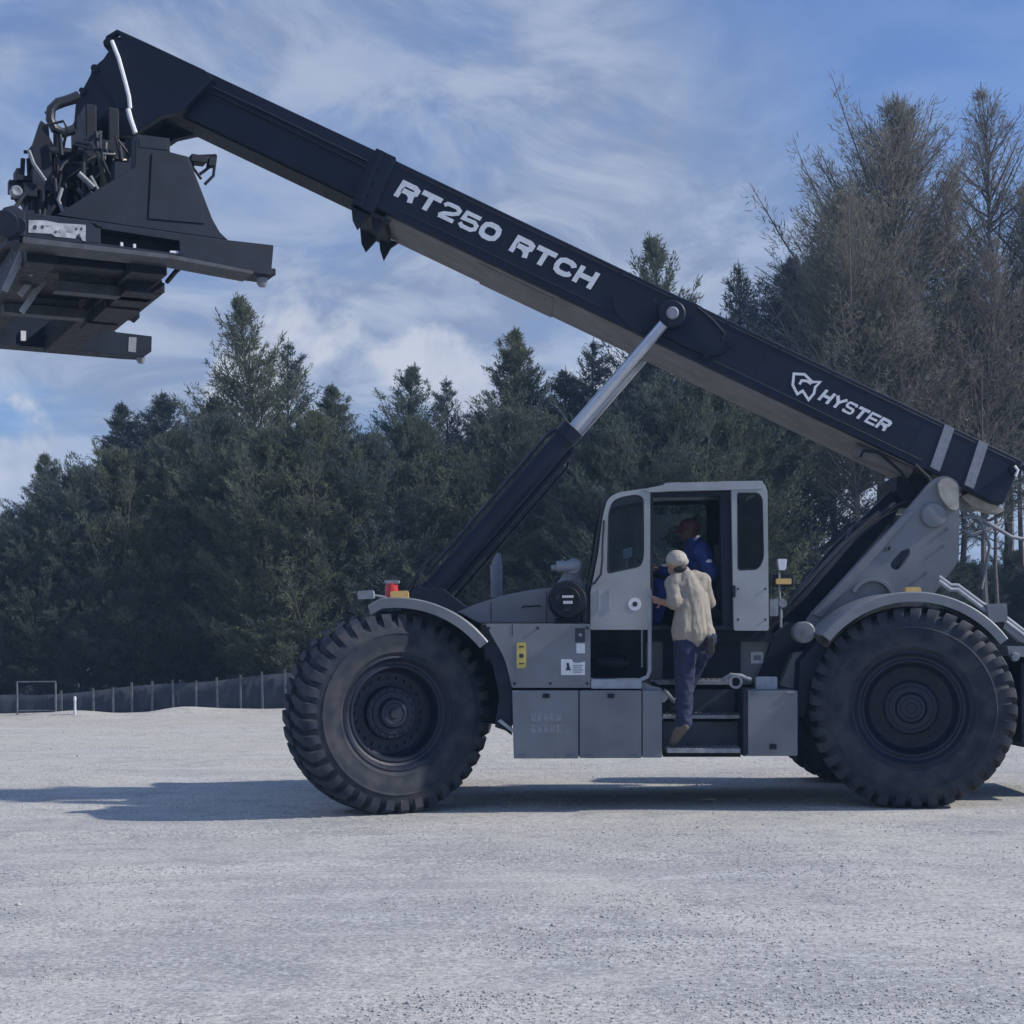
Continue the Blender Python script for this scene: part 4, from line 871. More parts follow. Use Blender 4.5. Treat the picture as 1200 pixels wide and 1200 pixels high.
def lettering(name, text, p0, p1, h, wl, gap, t_, y, parent, m_, shear=0.0, space=.6):
    a, b_ = W(*p0, y), W(*p1, y); ex = Vector((b_.x - a.x, 0, b_.z - a.z)).normalized(); ez = Vector((-ex.z, 0, ex.x))
    tot = sum((wl * GL[c][0] + gap) if c != ' ' else wl * space for c in text) - gap
    k_ = (b_ - a).length / tot; x = 0
    for c in text:
        if c == ' ': x += wl * space * k_; continue
        mm = MB(); wc = wl * k_ * GL[c][0]; t2 = t_ * (.78 if c in '25SE' else 1.0)
        for si, pl in enumerate(GL[c][1]):
            # stroke centre lines are inset by half the thickness
            def P_(u_, v_): return (t2 / 2 + u_ * (wl * k_ - t2) , t2 / 2 + v_ * (h - t2))
            pl2 = [q if q == 'c' else P_(*q) for q in pl]
            if c in 'THYER' and len(pl2) >= 2:
                # square caps on open ends that reach the letter's edge
                e0, e1_ = Vector(pl2[0]), Vector(pl2[1]); l0, l1 = Vector(pl2[-1]), Vector(pl2[-2])
                def onedge(q): return min(q[0] * 0 + abs(q[1]), abs(1 - q[1])) < .02 or c in 'TE'
                if onedge(pl[0]) and not (c == '2' and si == 0): pl2[0] = tuple(e0 + (e0 - e1_).normalized() * t2 / 2)
                if onedge(pl[-1]): pl2[-1] = tuple(l0 + (l0 - l1).normalized() * t2 / 2)
            Lf, Rt, qs = strip2d(pl2, t2); n0 = len(mm.v); f0 = y - .004 - .0008 * si
            def P3(v, yy): return Vector((a.x, yy, a.z)) + ex * (x + v.x + shear * v.y) + ez * v.y
            kk = len(Lf)
            vv = [P3(v, f0) for v in Lf] + [P3(v, f0) for v in Rt] + [P3(v, y + .001) for v in Lf] + [P3(v, y + .001) for v in Rt]
            fs = []
            for i, j in qs: fs += [(i, j, kk + j, kk + i), (2*kk+i, 3*kk+i, 3*kk+j, 2*kk+j), (i, 2*kk+i, 2*kk+j, j), (kk+i, kk+j, 3*kk+j, 3*kk+i)]
            if len(qs) < kk: fs += [(0, kk, 3*kk, 2*kk), (kk-1, 3*kk-1, 4*kk-1, 2*kk-1)]
            mm.add(vv, fs)
        B(mm, 'letter', m_, parent, bevel=0, smooth_=False); x += (wc + gap * k_)
lettering('model_lettering', 'RT250 RTCH', (461, 229), (692, 339.5),   .185, .215, .022, .052, YB, boom, 'white', .12)
lettering('maker_lettering', 'HYSTER', (957.5, 468), (1037, 506), .128, .115, .013, .031, YB, boom, 'white', .28)
def px_strokes(name, pls, wpx, y, parent, m_):
    mm = MB()
    for si, pl in enumerate(pls):
        Lf, Rt, qs = strip2d(pl, wpx); kk = len(Lf); f0 = y - .004 - .0008 * si
        def P3(v, yy): q = W(v.x, v.y, y); return Vector((q.x, yy, q.z))
        vv = [P3(v, f0) for v in Lf] + [P3(v, f0) for v in Rt] + [P3(v, y + .001) for v in Lf] + [P3(v, y + .001) for v in Rt]; fs = []
        for i, j in qs: fs += [(i, j, kk + j, kk + i), (2*kk+i, 3*kk+i, 3*kk+j, 2*kk+j), (i, 2*kk+i, 2*kk+j, j), (kk+i, kk+j, 3*kk+j, 3*kk+i)]
        mm.add(vv, fs)
    return B(mm, name, m_, parent, bevel=0, smooth_=False)
E8 = lambda pts: [(910 + x / 8, 420 + y / 8) for x, y in pts]
px_strokes('emblem', [E8([(162, 145), (262, 150), (335, 222), (408, 222), (362, 270), (350, 330), (300, 388), (245, 305), (195, 335), (152, 250)]) + ['c'], E8([(215, 245), (235, 208), (285, 212), (325, 240)])], 3.0, YB, boom, 'white')

# ---- boom head
hdp = [(137, 34), (124, 42), (121, 53), (129, 62), (107, 81), (106, 87), (97, 104), (89, 116), (86, 150), (96, 158), (156, 159), (166, 150), (176, 144), (188, 136), (215, 130), (250, 92), (240, 82), (170, 49)]
for y in (1.17, 1.88):
    m = MB(); m.pp(hdp, y, y + .10, 1.17, holes=[[(131, 43), (137, 38), (143, 43)]]); B(m, 'boom_head', 'boom', boom, bevel=.008)
m = MB(); m.pp([(142, 45), (200, 75), (190, 120), (150, 140), (98, 148), (96, 112), (110, 86), (126, 62)], 1.27, 1.88); B(m, 'head_core', 'boom2', boom, bevel=0)
m = MB(); m.tube([W(131, 48, 1.13), W(139, 68, 1.12), W(147, 97, 1.12), W(151, 113, 1.12), W(152.5, 127, 1.13)], .021, 8); m.tube([W(150, 128, 1.12), W(153, 140, 1.12), W(158.5, 156, 1.13)], .026, 8); B(m, 'white_hose', 'white', boom, bevel=0)
m = MB()
for (px, py, r_) in ((125, 50, .035), (111, 80, .04), (96, 106, .03), (108, 148, .05)): m.cyl(W(px, py, 1.12), W(px, py, 2.02), r_, n=16)
B(m, 'head_pins', 'spread', boom, bevel=0)
m = MB(); m.tube([W(109, 90, 1.15), W(118, 100, 1.14), W(127, 112, 1.14), W(135, 126, 1.14), W(150, 127, 1.15)], .012, 7); B(m, 'head_hose', 'spread', boom, bevel=0)

# ---- spreader: a telescopic container frame, its long side turned 27 degrees away from the picture plane
YAW = R(27); SC = Vector((-4.28, 1.05, 0)); EX = Vector((math.cos(YAW), math.sin(YAW), 0)); EY = Vector((-math.sin(YAW), math.cos(YAW), 0))
spo = empty('spreader', SC - L, YAW, rt)
def S(px, py, ly):
    u, v = uv(px, py)
    d = (ly + SC.dot(EY) + D0 * EY.y) / (u / F * EY.x + EY.y)
    P_ = Vector((u * d / F, d - D0, EYE - v * d / F)); return ((P_ - SC).dot(EX), P_.z)
def sp(mb, poly, ly0, ly1, ref=None, holes=()):
    ref = ly0 if ref is None else ref
    g = lambda yy: (lambda p: Vector((S(p[0], p[1], ref)[0], yy, S(p[0], p[1], ref)[1])))
    return mb.prism([list(poly)] + [list(h) for h in holes], g(ly0), g(ly1))
def Bs(mb, name, m_, bevel=.008, parent=None): return mb.build(name, m_, parent or spo, None, bevel=bevel)
def SP(px, py, ly): x, z = S(px, py, ly); return Vector((x, ly, z))
N0, F0 = -2.28, 2.28
m = MB(); sp(m, [(20, 247), (105, 258), (267, 281), (321, 287), (318, 323), (296, 320), (205, 303), (20, 284)], N0, N0 + .32, holes=[round_poly([(118, 268), (210, 282), (210, 297), (118, 285)], 2)])
Bs(m, 'end_beam', 'spread', .010)
m = MB(); sp(m, [(112, 265), (214, 280), (214, 299), (112, 287)], N0 + .18, N0 + .22); Bs(m, 'beam_recess', 'boom2', 0)
m = MB(); sp(m, [(26, 278), (200, 299), (296, 318), (296, 322), (200, 304), (26, 285)], N0 - .02, N0 + .3, N0); Bs(m, 'beam_flange', 'flange', .003)
Z14 = lambda q: [(26 + x / 14.28, 250 + y / 14.28) for x, y in q]
m = MB(); sp(m, Z14([(105, 115), (380, 118), (600, 165), (1062, 195), (1060, 470), (1005, 455), (975, 395), (915, 365), (890, 425), (560, 392), (480, 345), (300, 335), (105, 325)]), N0 - .005, N0 + .002, N0); dec = Bs(m, 'worn_decal', 'decal', 0)
for x, y, w_, h_ in ((212, 235, 34, 40), (338, 230, 26, 30), (645, 300, 40, 30), (945, 376, 26, 30), (560, 312, 22, 20), (905, 262, 18, 22), (990, 262, 20, 26), (430, 208, 40, 9), (800, 296, 52, 24)):
    m = MB(); sp(m, Z14([(x + w_ * math.cos(k_ * .7854), y + h_ * math.sin(k_ * .7854)) for k_ in range(8)]), N0 - .009, N0 - .004, N0); Bs(m, 'worn_mark', 'ink' if w_ < 38 else 'faint', 0)
for (px, py, w_, h_) in ((142, 283, 3, 5), (157, 285, 3, 5), (200, 293, 10, 6)):
    m = MB(); sp(m, [(px, py), (px + w_, py + .5), (px + w_, py + h_), (px, py + h_)], N0 + .02, N0 + .05, N0); Bs(m, 'indicator_lamp', 'paper', 0)
m = MB(); q = SP(307, 322, N0 + .12); m.lathe([(0, -.11), (.03, -.11), (.05, -.08), (.05, -.03), (.035, -.02), (.035, .05), (0, .05)], q, 'Z', 16); Bs(m, 'twist_lock', 'ghose', .0)
m = MB(); q = SP(307, 320, N0 + .12); m.box((q.x - .12, N0 + .02, q.z - .03), (q.x + .1, N0 + .3, q.z + .03)); Bs(m, 'lock_housing', 'boom2', .006)
# upper structure
pent = [(66, 252), (100, 230), (158, 196), (159.5, 157), (199, 162), (199.5, 178), (221, 183.5), (236, 222), (249, 256), (258, 272), (268, 281.5), (105, 258)]
m = MB(); sp(m, pent, N0 + .05, N0 + .22); sp(m, pent, N0 + .9, N0 + 1.05, N0 + .05); Bs(m, 'carriage_plate', 'spread', .008)
m = MB(); sp(m, [(178, 180), (219, 185.5), (235, 224), (240, 262), (174, 256)], N0 + .038, N0 + .05); Bs(m, 'service_door', 'spread', .004)
m = MB(); sp(m, [(163, 162), (196, 166), (197, 176), (163, 172)], N0 + .044, N0 + .05); Bs(m, 'upper_cover', 'spread', .004)
m = MB(); sp(m, [(105, 238), (160, 204), (200, 182), (216, 188), (236, 252), (110, 248)], N0 + .22, N0 + .9); Bs(m, 'carriage_core', 'boom2', 0)
m = MB()
for pts in ([(224, 186), (234, 183), (253, 182), (252, 190), (240, 200), (233, 205)], [(253, 182), (250, 206), (240, 216)], [(226, 182), (226, 196), (236, 210)]): m.tube([SP(*p_, N0 + .3) for p_ in pts], .014, 8)
sp(m, [(225, 180), (244, 183), (243, 190), (225, 188)], N0 + .25, N0 + .4); sp(m, [(246, 183), (254, 184), (252, 194), (245, 193)], N0 + .25, N0 + .35)
Bs(m, 'camera_bracket', 'boom2', 0)
# longitudinal beams, cross members, far end beam
m = MB(); z0 = 4.93
for x0, x1 in ((-.88, -.62), (.02, .34)): m.box((x0, N0 + .3, z0), (x1, F0, z0 + .30))
Bs(m, 'long_beams', 'boom2', .01)
m = MB(); m.box((-.62, -1.7, 5.02), (.02, .6, 5.10)); Bs(m, 'centre_plate', 'boom2', .006)
m = MB(); m.box((-.80, -1.78, 4.98), (.40, -1.42, 5.2)); Bs(m, 'housing', 'boom2', .012)
for y_, z_, x0, x1 in ((-1.36, 4.84, -.52, .36), (-.22, 4.84, -.80, -.02)):
    m = MB(); m.box((x0, y_, z_), (x1, y_ + .16, z_ + .10)); m.box((x0 + .05, y_ + .05, z_ + .09), (x1 - .05, y_ + .11, z_ + .3)); Bs(m, 'cross_member', 'flange', .006)
m = MB(); m.box((.06, -1.60, 4.84), (.40, -.9, 4.98)); m.box((.04, -.9, 4.82), (.36, .16, 4.98)); m.box((.0, -.2, 4.80), (.30, .18, 4.84)); Bs(m, 'end_block', 'boom2', .012)
for px in (131, 144, 158):
    q = SP(px, 371, .16); m = MB(); m.tube([q + Vector((0, 0, .10)), q, q + Vector((-.03, 0, -.05))], [.05, .05, .03], 10); Bs(m, 'guide_hook', 'boom2', 0)
for (px, py, ly) in ((160, 318, -1.55), (174, 317, -1.55)):
    q = SP(px, py, ly); m = MB(); m.tube([q + Vector((0, 0, .07)), q - Vector((0, 0, .06))], .04, 12); Bs(m, 'roller', 'ghose', 0)
m = MB(); m.box((.36, -1.6, 4.86), (.42, -.2, 4.95)); Bs(m, 'side_rail', 'spread', .004)
m = MB(); m.tube([SP(222, 305, N0 + .4), SP(206, 318, N0 + .5), SP(196, 330, N0 + .8)], .022, 8); Bs(m, 'guide_strut', 'boom2', 0)
m = MB(); sp(m, [(-60, 366), (90, 373), (119, 373), (136, 389), (178, 394), (177.5, 412), (170, 417), (150, 416), (-60, 398)], F0, F0 + .3); Bs(m, 'end_beam', 'spread', .010)
m = MB(); q = SP(165, 416, F0 + .12); m.lathe([(0, -.10), (.03, -.10), (.05, -.07), (.05, -.02), (.035, -.01), (.035, .05), (0, .05)], q, 'Z', 16); Bs(m, 'twist_lock', 'ghose', 0)
m = MB(); sp(m, [(151, 395), (160, 395.5), (159, 413), (150, 412)], F0 - .006, F0 + .002, F0); Bs(m, 'beam_marking', 'faint', 0)
m = MB(); sp(m, [(24, 388), (30, 388.5), (30, 400), (24, 399.5)], F0 - .03, F0 + .002, F0); sp(m, [(86, 396), (95, 397), (95, 400), (86, 399)], F0 - .03, F0 + .002, F0); Bs(m, 'beam_tabs', 'paper', 0)
# flipper arms at the left
for (a, b_, ly) in (((56, 321), (26, 365), -1.0), ((43, 321), (24, 345), -1.1), ((37, 300), (35, 322), -1.5), ((28, 293), (6, 340), -1.75)):
    m = MB(); A_, B_ = SP(*a, ly), SP(*b_, ly); d = (B_ - A_).normalized(); n_ = Vector((d.z, 0, -d.x)) * .028
    vs_ = [A_ - n_, A_ + n_, B_ + n_, B_ - n_]; vs_ += [v + Vector((0, .05, 0)) for v in vs_]
    m.add(vs_, [(0,1,2,3),(7,6,5,4),(0,4,5,1),(1,5,6,2),(2,6,7,3),(3,7,4,0)]); Bs(m, 'guide_arm', 'ghose', .004)
# rotator and hydraulics on top of the carriage
m = MB(); rc = Vector((.05, .1, 0))
m.lathe([(0, 6.00), (.52, 6.00), (.55, 6.03), (.55, 6.13), (.44, 6.16), (.44, 6.3), (.48, 6.32), (.48, 6.40), (0, 6.40)], rc, 'Z', 40)
for i in range(20):
    a = 2 * math.pi * i / 20; m.cyl((rc.x + .50 * math.cos(a), rc.y + .50 * math.sin(a), 6.12), (rc.x + .50 * math.cos(a), rc.y + .50 * math.sin(a), 6.16), .02, n=6)
Bs(m, 'rotator', 'boom2', 0)
m = MB(); m.box((-.05, -.38, 6.40), (.36, .48, 6.60)); m.box((-.02, -.32, 6.60), (.09, .42, 6.95)); m.box((.20, -.32, 6.60), (.31, .42, 6.95)); Bs(m, 'rotator_yoke', 'boom2', .015)
m = MB(); m.box((-.95, -1.2, 5.24), (.42, 1.5, 5.36)); m.box((-.45, -.65, 5.36), (.55, .95, 6.0)); Bs(m, 'carriage', 'boom2', .015)
hr = random.Random(12)
def one(name, m_, f, bev=0):
    m = MB(); f(m); Bs(m, name, m_, bev)
for i in range(5):
    x, y, zt_ = -.62 + .07 * i, -.72 + .05 * i, 6.18 + .09 * i - .10 * (i % 2)
    one('hydraulic_cylinder', 'boom2', lambda m: (m.cyl((x, y, 5.4), (x, y, zt_), .033 + .012 * (i % 2), n=12), m.cyl((x, y, zt_ - .01), (x, y, zt_ + .07), .02, n=10)))
for i in range(4): one('hydraulic_cylinder', 'boom2', lambda m: m.cyl((-.55 + .2 * i, -.9, 5.36), (-.55 + .2 * i, -.9, 5.95), .05, n=14))
for a_, b_, r_ in (((-.32, -.8, 6.1), (.25, -.8, 6.1), .09), ((-.55, -.78, 5.95), (-.55, -.2, 5.95), .10), ((-.5, -.85, 6.26), (-.08, -.85, 6.26), .055), ((.35, -.7, 6.0), (.35, -.7, 6.5), .075), ((.18, -.8, 5.6), (.5, -.85, 5.95), .06)):
    one('hydraulic_motor', 'boom2', lambda m: m.cyl(a_, b_, r_, n=18))
for i in range(14):
    x, y, z = hr.uniform(-.8, .35), hr.uniform(-.95, -.7), hr.uniform(5.5, 6.45)
    a_, b__, c__ = hr.uniform(.03, .09), hr.uniform(.04, .1), hr.uniform(.03, .10)
    one('valve_block', 'dark', lambda m: m.box((x - a_, y - b__, z - c__), (x + a_, y + b__, z + c__)), .008)
for i in range(30):
    x, z = hr.uniform(-.65, .4), hr.uniform(5.55, 6.45); x2, z2 = x + hr.uniform(-.35, .35), hr.uniform(5.45, 6.55); y = hr.uniform(-1.02, -.78); k1, k2, rr = hr.uniform(-.15, .15), hr.uniform(-.1, .2), hr.choice((.014, .018, .022))
    one('hydraulic_hose', 'hose', lambda m: m.tube([(x, y + .12, z - .12), (x, y, z), (x * .75 + x2 * .25 + k1, y - .06, z * .75 + z2 * .25 + k2 * .8), ((x + x2) / 2 + k1, y - .08, (z + z2) / 2 + k2), (x2, y - .02, z2), (x2 + .02, y + .15, z2 - .2)], rr, 7))
for i in range(7):
    x, z = hr.uniform(-.75, .3), hr.uniform(5.55, 6.35); d1, d2 = hr.uniform(-.1, .1), hr.uniform(-.15, .15)
    one('steel_pipe', 'spread' if i % 3 else 'ghose', lambda m: m.tube([(x, -1.03, z), (x + d1, -1.05, z - .12), (x + d2, -1.03, z - .26)], .018, 8))
for (px, py, h_) in ((64, 222, 26), (92, 222, 20), (70, 170, 24), (112, 165, 20), (140, 178, 18)): one('steel_pipe', 'spread', lambda m: m.tube([SP(px, py - h_ / 2, -.98), SP(px + 2, py + h_ / 2, -.98)], .022, 8))
one('steel_pipe', 'ghose', lambda m: m.tube([SP(92, 203, -1.05), SP(110, 220, -1.05)], .03, 8))
# big looped hose and left hand platform
m = MB()
ctr = [(92, 112), (80, 117), (68, 120), (60, 128), (59, 140), (64, 151), (74, 156), (86, 152)]
m.tube([SP(*p_, -.75) for p_ in ctr], .045, 10); m.tube([SP(*p_, -.7) for p_ in ((88, 118), (74, 122), (62, 127), (55, 134))], .03, 8)
Bs(m, 'looped_hose', 'hose', 0)
m = MB()
sp(m, [(48, 141), (57, 148), (62, 200), (64, 250), (36, 250), (40, 190), (38, 172)], -.9, -.78, -.9); sp(m, [(22, 204), (42, 208), (42, 213), (20, 210)], -.9, -.5, -.9)
m.tube([SP(28, 178, -.8), SP(34, 178, -.8), (SP(42, 168, -.8))], .018, 8); m.tube([SP(27, 186, -.8), SP(26, 204, -.8)], .022, 8); m.tube([SP(33, 186, -.8), SP(34, 205, -.8)], .018, 8)
m.tube([SP(20, 224, -1.2), SP(30, 226, -1.2), SP(20, 240, -1.4), SP(14, 250, -1.5)], .02, 8)
Bs(m, 'side_frame', 'boom2', 0)
m = MB(); m.lathe([(0, -.03), (.04, -.04), (.055, -.02), (.055, .03), (0, .03)], SP(19, 225, -1.2), 'Y', 18); Bs(m, 'work_lamp', 'ghose', 0)
m = MB(); sp(m, [(2, 246), (14, 243), (28, 250), (28, 278), (8, 279), (2, 276)], N0 - .08, N0 + .25, N0); m.cyl(SP(6, 262, N0 - .2), SP(6, 262, N0 + .2), .11, n=20); sp(m, [(6, 276), (22, 279), (20, 286), (8, 284)], N0 - .05, N0 + .2, N0); m.cyl(SP(21, 264, N0 - .11), SP(21, 264, N0 + .1), .07, n=18); Bs(m, 'telescope_motor', 'dark', .008)
# link that joins the spreader to the boom head
m = MB(); m.pp([(100, 140), (150, 142), (146, 175), (104, 175)], 1.35, 1.85); B(m, 'hanger_block', 'boom2', bevel=.01)

# ---- small fittings
def fit(name, m_, f, parent=rt, bevel=.002):
    mm = MB(); f(mm); B(mm, name, m_, parent, bevel=bevel)
for x in (640, 716): fit('latch', 'dark', lambda q: (q.pp(round_poly([(x - 4, 813), (x + 4, 813), (x + 4, 818), (x - 4, 818)], 1), .085, .10), q.pp([(x - 2.5, 815), (x + 2.5, 815), (x + 2.5, 816), (x - 2.5, 816)], .075, .086)), tk)
for x in (612, 668, 690, 742): fit('hinge', 'grey', lambda q: q.tube([W(x - 4, 886, .095), W(x + 4, 886, .095)], .012, 8), tk, 0)
for x in (884, 926): fit('hinge', 'grey', lambda q: q.tube([W(x - 4, 812, .095), W(x + 4, 812, .095)], .011, 8), rt, 0)
fit('latch', 'dark', lambda q: q.pp(round_poly([(902, 872), (910, 872), (910, 878), (902, 878)], 1), .085, .10))
for (x, y) in ((573, 736), (630, 736), (688, 736), (603, 801), (645, 801), (688, 801)): fit('bolt', 'dark', lambda q: q.cyl(W(x, y, .108), W(x, y, .122), .013, n=8), eb, 0)
fit('panel_seam', 'dark', lambda q: q.pp([(600, 731.5), (600.7, 731.5), (600.7, 745), (600, 745)], .117, .121), eb, 0)
for (x, y) in ((865, 690), (865, 726), (897, 690), (897, 726)): fit('bolt', 'dark', lambda q: q.cyl(W(x, y, .292), W(x, y, .301), .010, n=8), rt, 0)
fit('door_latch', 'dark', lambda q: q.pp(round_poly([(858.5, 686), (862, 686), (862, 700), (858.5, 700)], 1), .285, .30))
for i in range(9):
    px = 480 + i * 62; py = 178 + (px - 443) * .479 + 5
    fit('weld_bolt', 'boom', lambda q: q.cyl(W(px, py, 1.04), W(px, py, 1.06), .012, n=8), boom, 0)
for (px, py) in ((1010, 745), (1030, 728), (1105, 640), (1110, 620), (1075, 690), (1085, 672)): fit('bolt', 'grey', lambda q: q.cyl(W(px, py, .845), W(px, py, .862), .016, n=6), rt, 0)
# grab rails and conduit on the cab and hood
fit('hood_handle', 'dark', lambda q: q.tube([W(612, 712, .54), W(613, 711, .51), W(632, 710, .51), W(633, 711, .54)], .008, 8), rt, 0)
for x in (575, 640): fit('hood_seam', 'dark', lambda q: q.pp([(x, 706 if x < 600 else 693), (x + .8, 706 if x < 600 else 693), (x + .8, 730), (x, 730)], .545, .556), rt, 0)

for (x0, y0, x1, y1) in ((470, 250.5, 1080, 542.5), (470, 194.5, 1190, 538.5)):
    fit('weld_seam', 'boom2', lambda q: q.tube([W(x0, y0 - 3 if y0 > 200 else y0 + 3, 1.052), W(x1, y1 - 3 if y0 > 200 else y1 + 3, 1.052)], .006, 6), boom, 0)
for px in (712, 905, 1086):
    py = 178 + (px - 443) * .479
    fit('weld_seam', 'boom2', lambda q: q.tube([W(px, py + 4, 1.052), W(px - 26, py + 50, 1.052)], .005, 6), boom, 0)
# ================================================================ people
from mathutils import noise as mnoise
def blob(name, caps, m_, parent=None, origin=None, voxel=.012, smooth_it=6, extra=None):
    """one continuous skin grown over tapered limbs: caps = (a, b, ra, rb) or (centre, (rx, ry, rz))"""
    mb = MB()
    for c in caps:
        if len(c) == 2:
            o, r_ = Vector(c[0]), c[1]; n0, n1_ = 14, 10; vs_ = []; 
            for i in range(1, n1_):
                ph = math.pi * i / n1_
                for j in range(n0):
                    th = 2 * math.pi * j / n0; vs_.append(o + Vector((r_[0] * math.sin(ph) * math.cos(th), r_[1] * math.sin(ph) * math.sin(th), r_[2] * math.cos(ph))))
            vs_ += [o + Vector((0, 0, r_[2])), o - Vector((0, 0, r_[2]))]; k = n0 * (n1_ - 1)
            fs = [(i * n0 + j, (i + 1) * n0 + j, (i + 1) * n0 + (j + 1) % n0, i * n0 + (j + 1) % n0) for i in range(n1_ - 2) for j in range(n0)]
            fs += [(k, j, (j + 1) % n0) for j in range(n0)] + [(k + 1, (n1_ - 2) * n0 + (j + 1) % n0, (n1_ - 2) * n0 + j) for j in range(n0)]
            mb.add(vs_, fs)
        else:
            a, b_, ra, rb = Vector(c[0]), Vector(c[1]), c[2], c[3]; d = (b_ - a).normalized()
            pts, rs = [], []
            for t_ in (-1, -.86, -.5): pts.append(a + d * ra * t_); rs.append(ra * math.sqrt(max(.0009, 1 - t_ * t_)))
            for t_ in (0, .5, 1): pts.append(a.lerp(b_, t_)); rs.append(ra + (rb - ra) * t_)
            for t_ in (.5, .86, 1): pts.append(b_ + d * rb * t_); rs.append(rb * math.sqrt(max(.0009, 1 - t_ * t_)))
            mb.tube(pts, rs, 14)
    o = mb.build(name, m_, None, origin)
    rmod = o.modifiers.new('r', 'REMESH'); rmod.mode = 'VOXEL'; rmod.voxel_size = voxel
    s = o.modifiers.new('s', 'SMOOTH'); s.iterations = smooth_it; s.factor = .5
    dg = bpy.context.evaluated_depsgraph_get(); dg.update()
    me = bpy.data.meshes.new_from_object(o.evaluated_get(dg)); me.name = name
    o.modifiers.clear(); o.data = me
    if extra:
        amp, su, sv = extra; me.update()
        co_ = [v.co.copy() for v in me.vertices]; no_ = [v.normal.copy() for v in me.vertices]
        for v, c, n_ in zip(me.vertices, co_, no_):
            a1 = mnoise.noise(Vector((c.x * su, c.y * su, c.z * sv + c.x * su * .35))); a2 = mnoise.noise(Vector((c.x * su * 2.1 + 7, c.y * su * 2.1, c.z * sv * 2.3)))
            v.co = c + n_ * amp * ((1 - 2.2 * abs(a1)) * .8 + a2 * .5)
    me.polygons.foreach_set('use_smooth', [True] * len(me.polygons))
    if not me.materials: me.materials.append(M[m_])
    if parent: o.parent = parent
    return o
V3 = Vector
# ---- the worker climbing the steps, seen from behind, left hand on the cab edge
PO = W(800, 862, .2); PO = V3((PO.x, .2, PO.z))
man = empty('person', PO); tag(man, 'person in tan shirt, jeans and light cap climbing the steps to the open cab', 'person')
hd_ = W(793, 660, .06); nk = W(801, 672, .05); ch = W(809, 696, .05); be = W(812, 728, .04); pe = W(812, 750, .05)
sl_, sr_ = W(789, 684, .02), W(823, 681, .10); el_l, hn_l = W(791, 709, -.06), W(775, 705, .10)
el_r, hn_r = W(830, 706, .22), W(822, 700, .50)
hl, hr_ = W(803, 755, .02), W(822, 754, .10); kl, al = W(802, 802, .05), W(801, 846, .03); tl_ = V3((W(789, 866, .24).x, .24, W(782, 877, .12).z + .042))
kr, ar = W(813, 782, .38), W(797, 824, .42); tr_ = V3((W(786, 835, .5).x, .50, W(777, 838, .32).z + .042))
hx = V3((-.55, .8, -.22)).normalized()       # where he looks
def fingers(w_, pointing, side, up_, r_=.0085, ln=.075, curl=.5):
    out = []; k = .085
    palm = w_ + pointing * k * .5
    out.append((w_, w_ + pointing * k, .030, .034))
    for i, l_ in enumerate((.9, 1.0, .95, .75)):
        b0 = w_ + pointing * k + side * (-.027 + .018 * i); b1 = b0 + (pointing * .8 - up_ * curl).normalized() * ln * l_ * .55; b2 = b1 + (pointing * .25 - up_ * 1.0).normalized() * ln * l_ * .5
        out += [(b0, b1, r_, r_ * .95), (b1, b2, r_ * .95, r_ * .8)]
    t0 = w_ + pointing * .02 - side * .028; t1 = t0 + (pointing * .6 - side * .7).normalized() * .04; t2 = t1 + (pointing * .7 - up_ * .7).normalized() * .03
    out += [(t0, t1, r_ * 1.25, r_ * 1.1), (t1, t2, r_ * 1.1, r_ * .9)]
    return out
eyes_up = V3((0, 0, 1)); side_h = hx.cross(eyes_up).normalized()
face = [(hd_, (.082, .098, .112)), (hd_ + hx * .035 - eyes_up * .05, (.062, .07, .065)), (hd_ + hx * .10 - eyes_up * .022, (.016, .02, .022)),
        (hd_ + hx * .085 - eyes_up * .062, (.03, .02, .012)), (hd_ + side_h * .082 - eyes_up * .01, (.014, .026, .034)), (hd_ - side_h * .082 - eyes_up * .01, (.014, .026, .034)),
        (hd_ + hx * .083 + side_h * .033 + eyes_up * .012, (.014, .012, .01)), (hd_ + hx * .083 - side_h * .033 + eyes_up * .012, (.014, .012, .01))]
pt_l = (hn_l - el_l).normalized()
body = face + [(nk.lerp(hd_, .3), nk, .055, .062), (nk, ch, .058, .11), (ch, be, .11, .10), (be, pe, .10, .095), (sl_, ch, .055, .08), (sr_, ch, .055, .08),
    (sl_, el_l, .052, .042), (el_l, hn_l, .044, .030), (sr_, el_r, .052, .042), (el_r, hn_r, .042, .03),
    (hl, kl, .078, .056), (kl, al, .053, .042), (hr_, kr, .078, .056), (kr, ar, .053, .042), (al, tl_, .042, .035), (ar, tr_, .042, .035)]
body += fingers(hn_l, pt_l, V3((0, .2, 1)).normalized(), V3((0, -1, 0)), curl=-.5)
body += fingers(hn_r, V3((0, 1, 0)), V3((1, 0, 0)), V3((0, 0, 1)))
blob('body', body, 'skin', man, PO, .0075, 3)
shirt = [(W(801, 671, .06), W(804, 680, .05), .066, .10), (W(804, 679, .05), ch, .095, .135), (ch, W(811, 722, .04), .135, .130), (W(811, 722, .04), W(812, 742, .04), .130, .150), (sl_ + V3((.01, 0, .01)), ch, .076, .115), (sr_, ch, .076, .115), (sl_.lerp(nk, .4), sl_, .075, .08), (sr_.lerp(nk, .4), sr_, .075, .08),
    (W(801, 743, .04), W(823, 743, .06), .112, .125), (sl_, sl_.lerp(el_l, .72), .072, .070), (sl_.lerp(el_l, .5), sl_.lerp(el_l, .85), .066, .076), (sr_, el_r, .075, .068), (el_r, el_r.lerp(hn_r, .1), .068, .064),
    (W(819, 700, .10), W(822, 742, .08), .085, .12), (W(804, 702, .0), W(801, 740, .0), .085, .115)]
so_ = blob('shirt', shirt, 'shirt', man, PO, .008, 3, extra=(.0075, 13, 4.5))
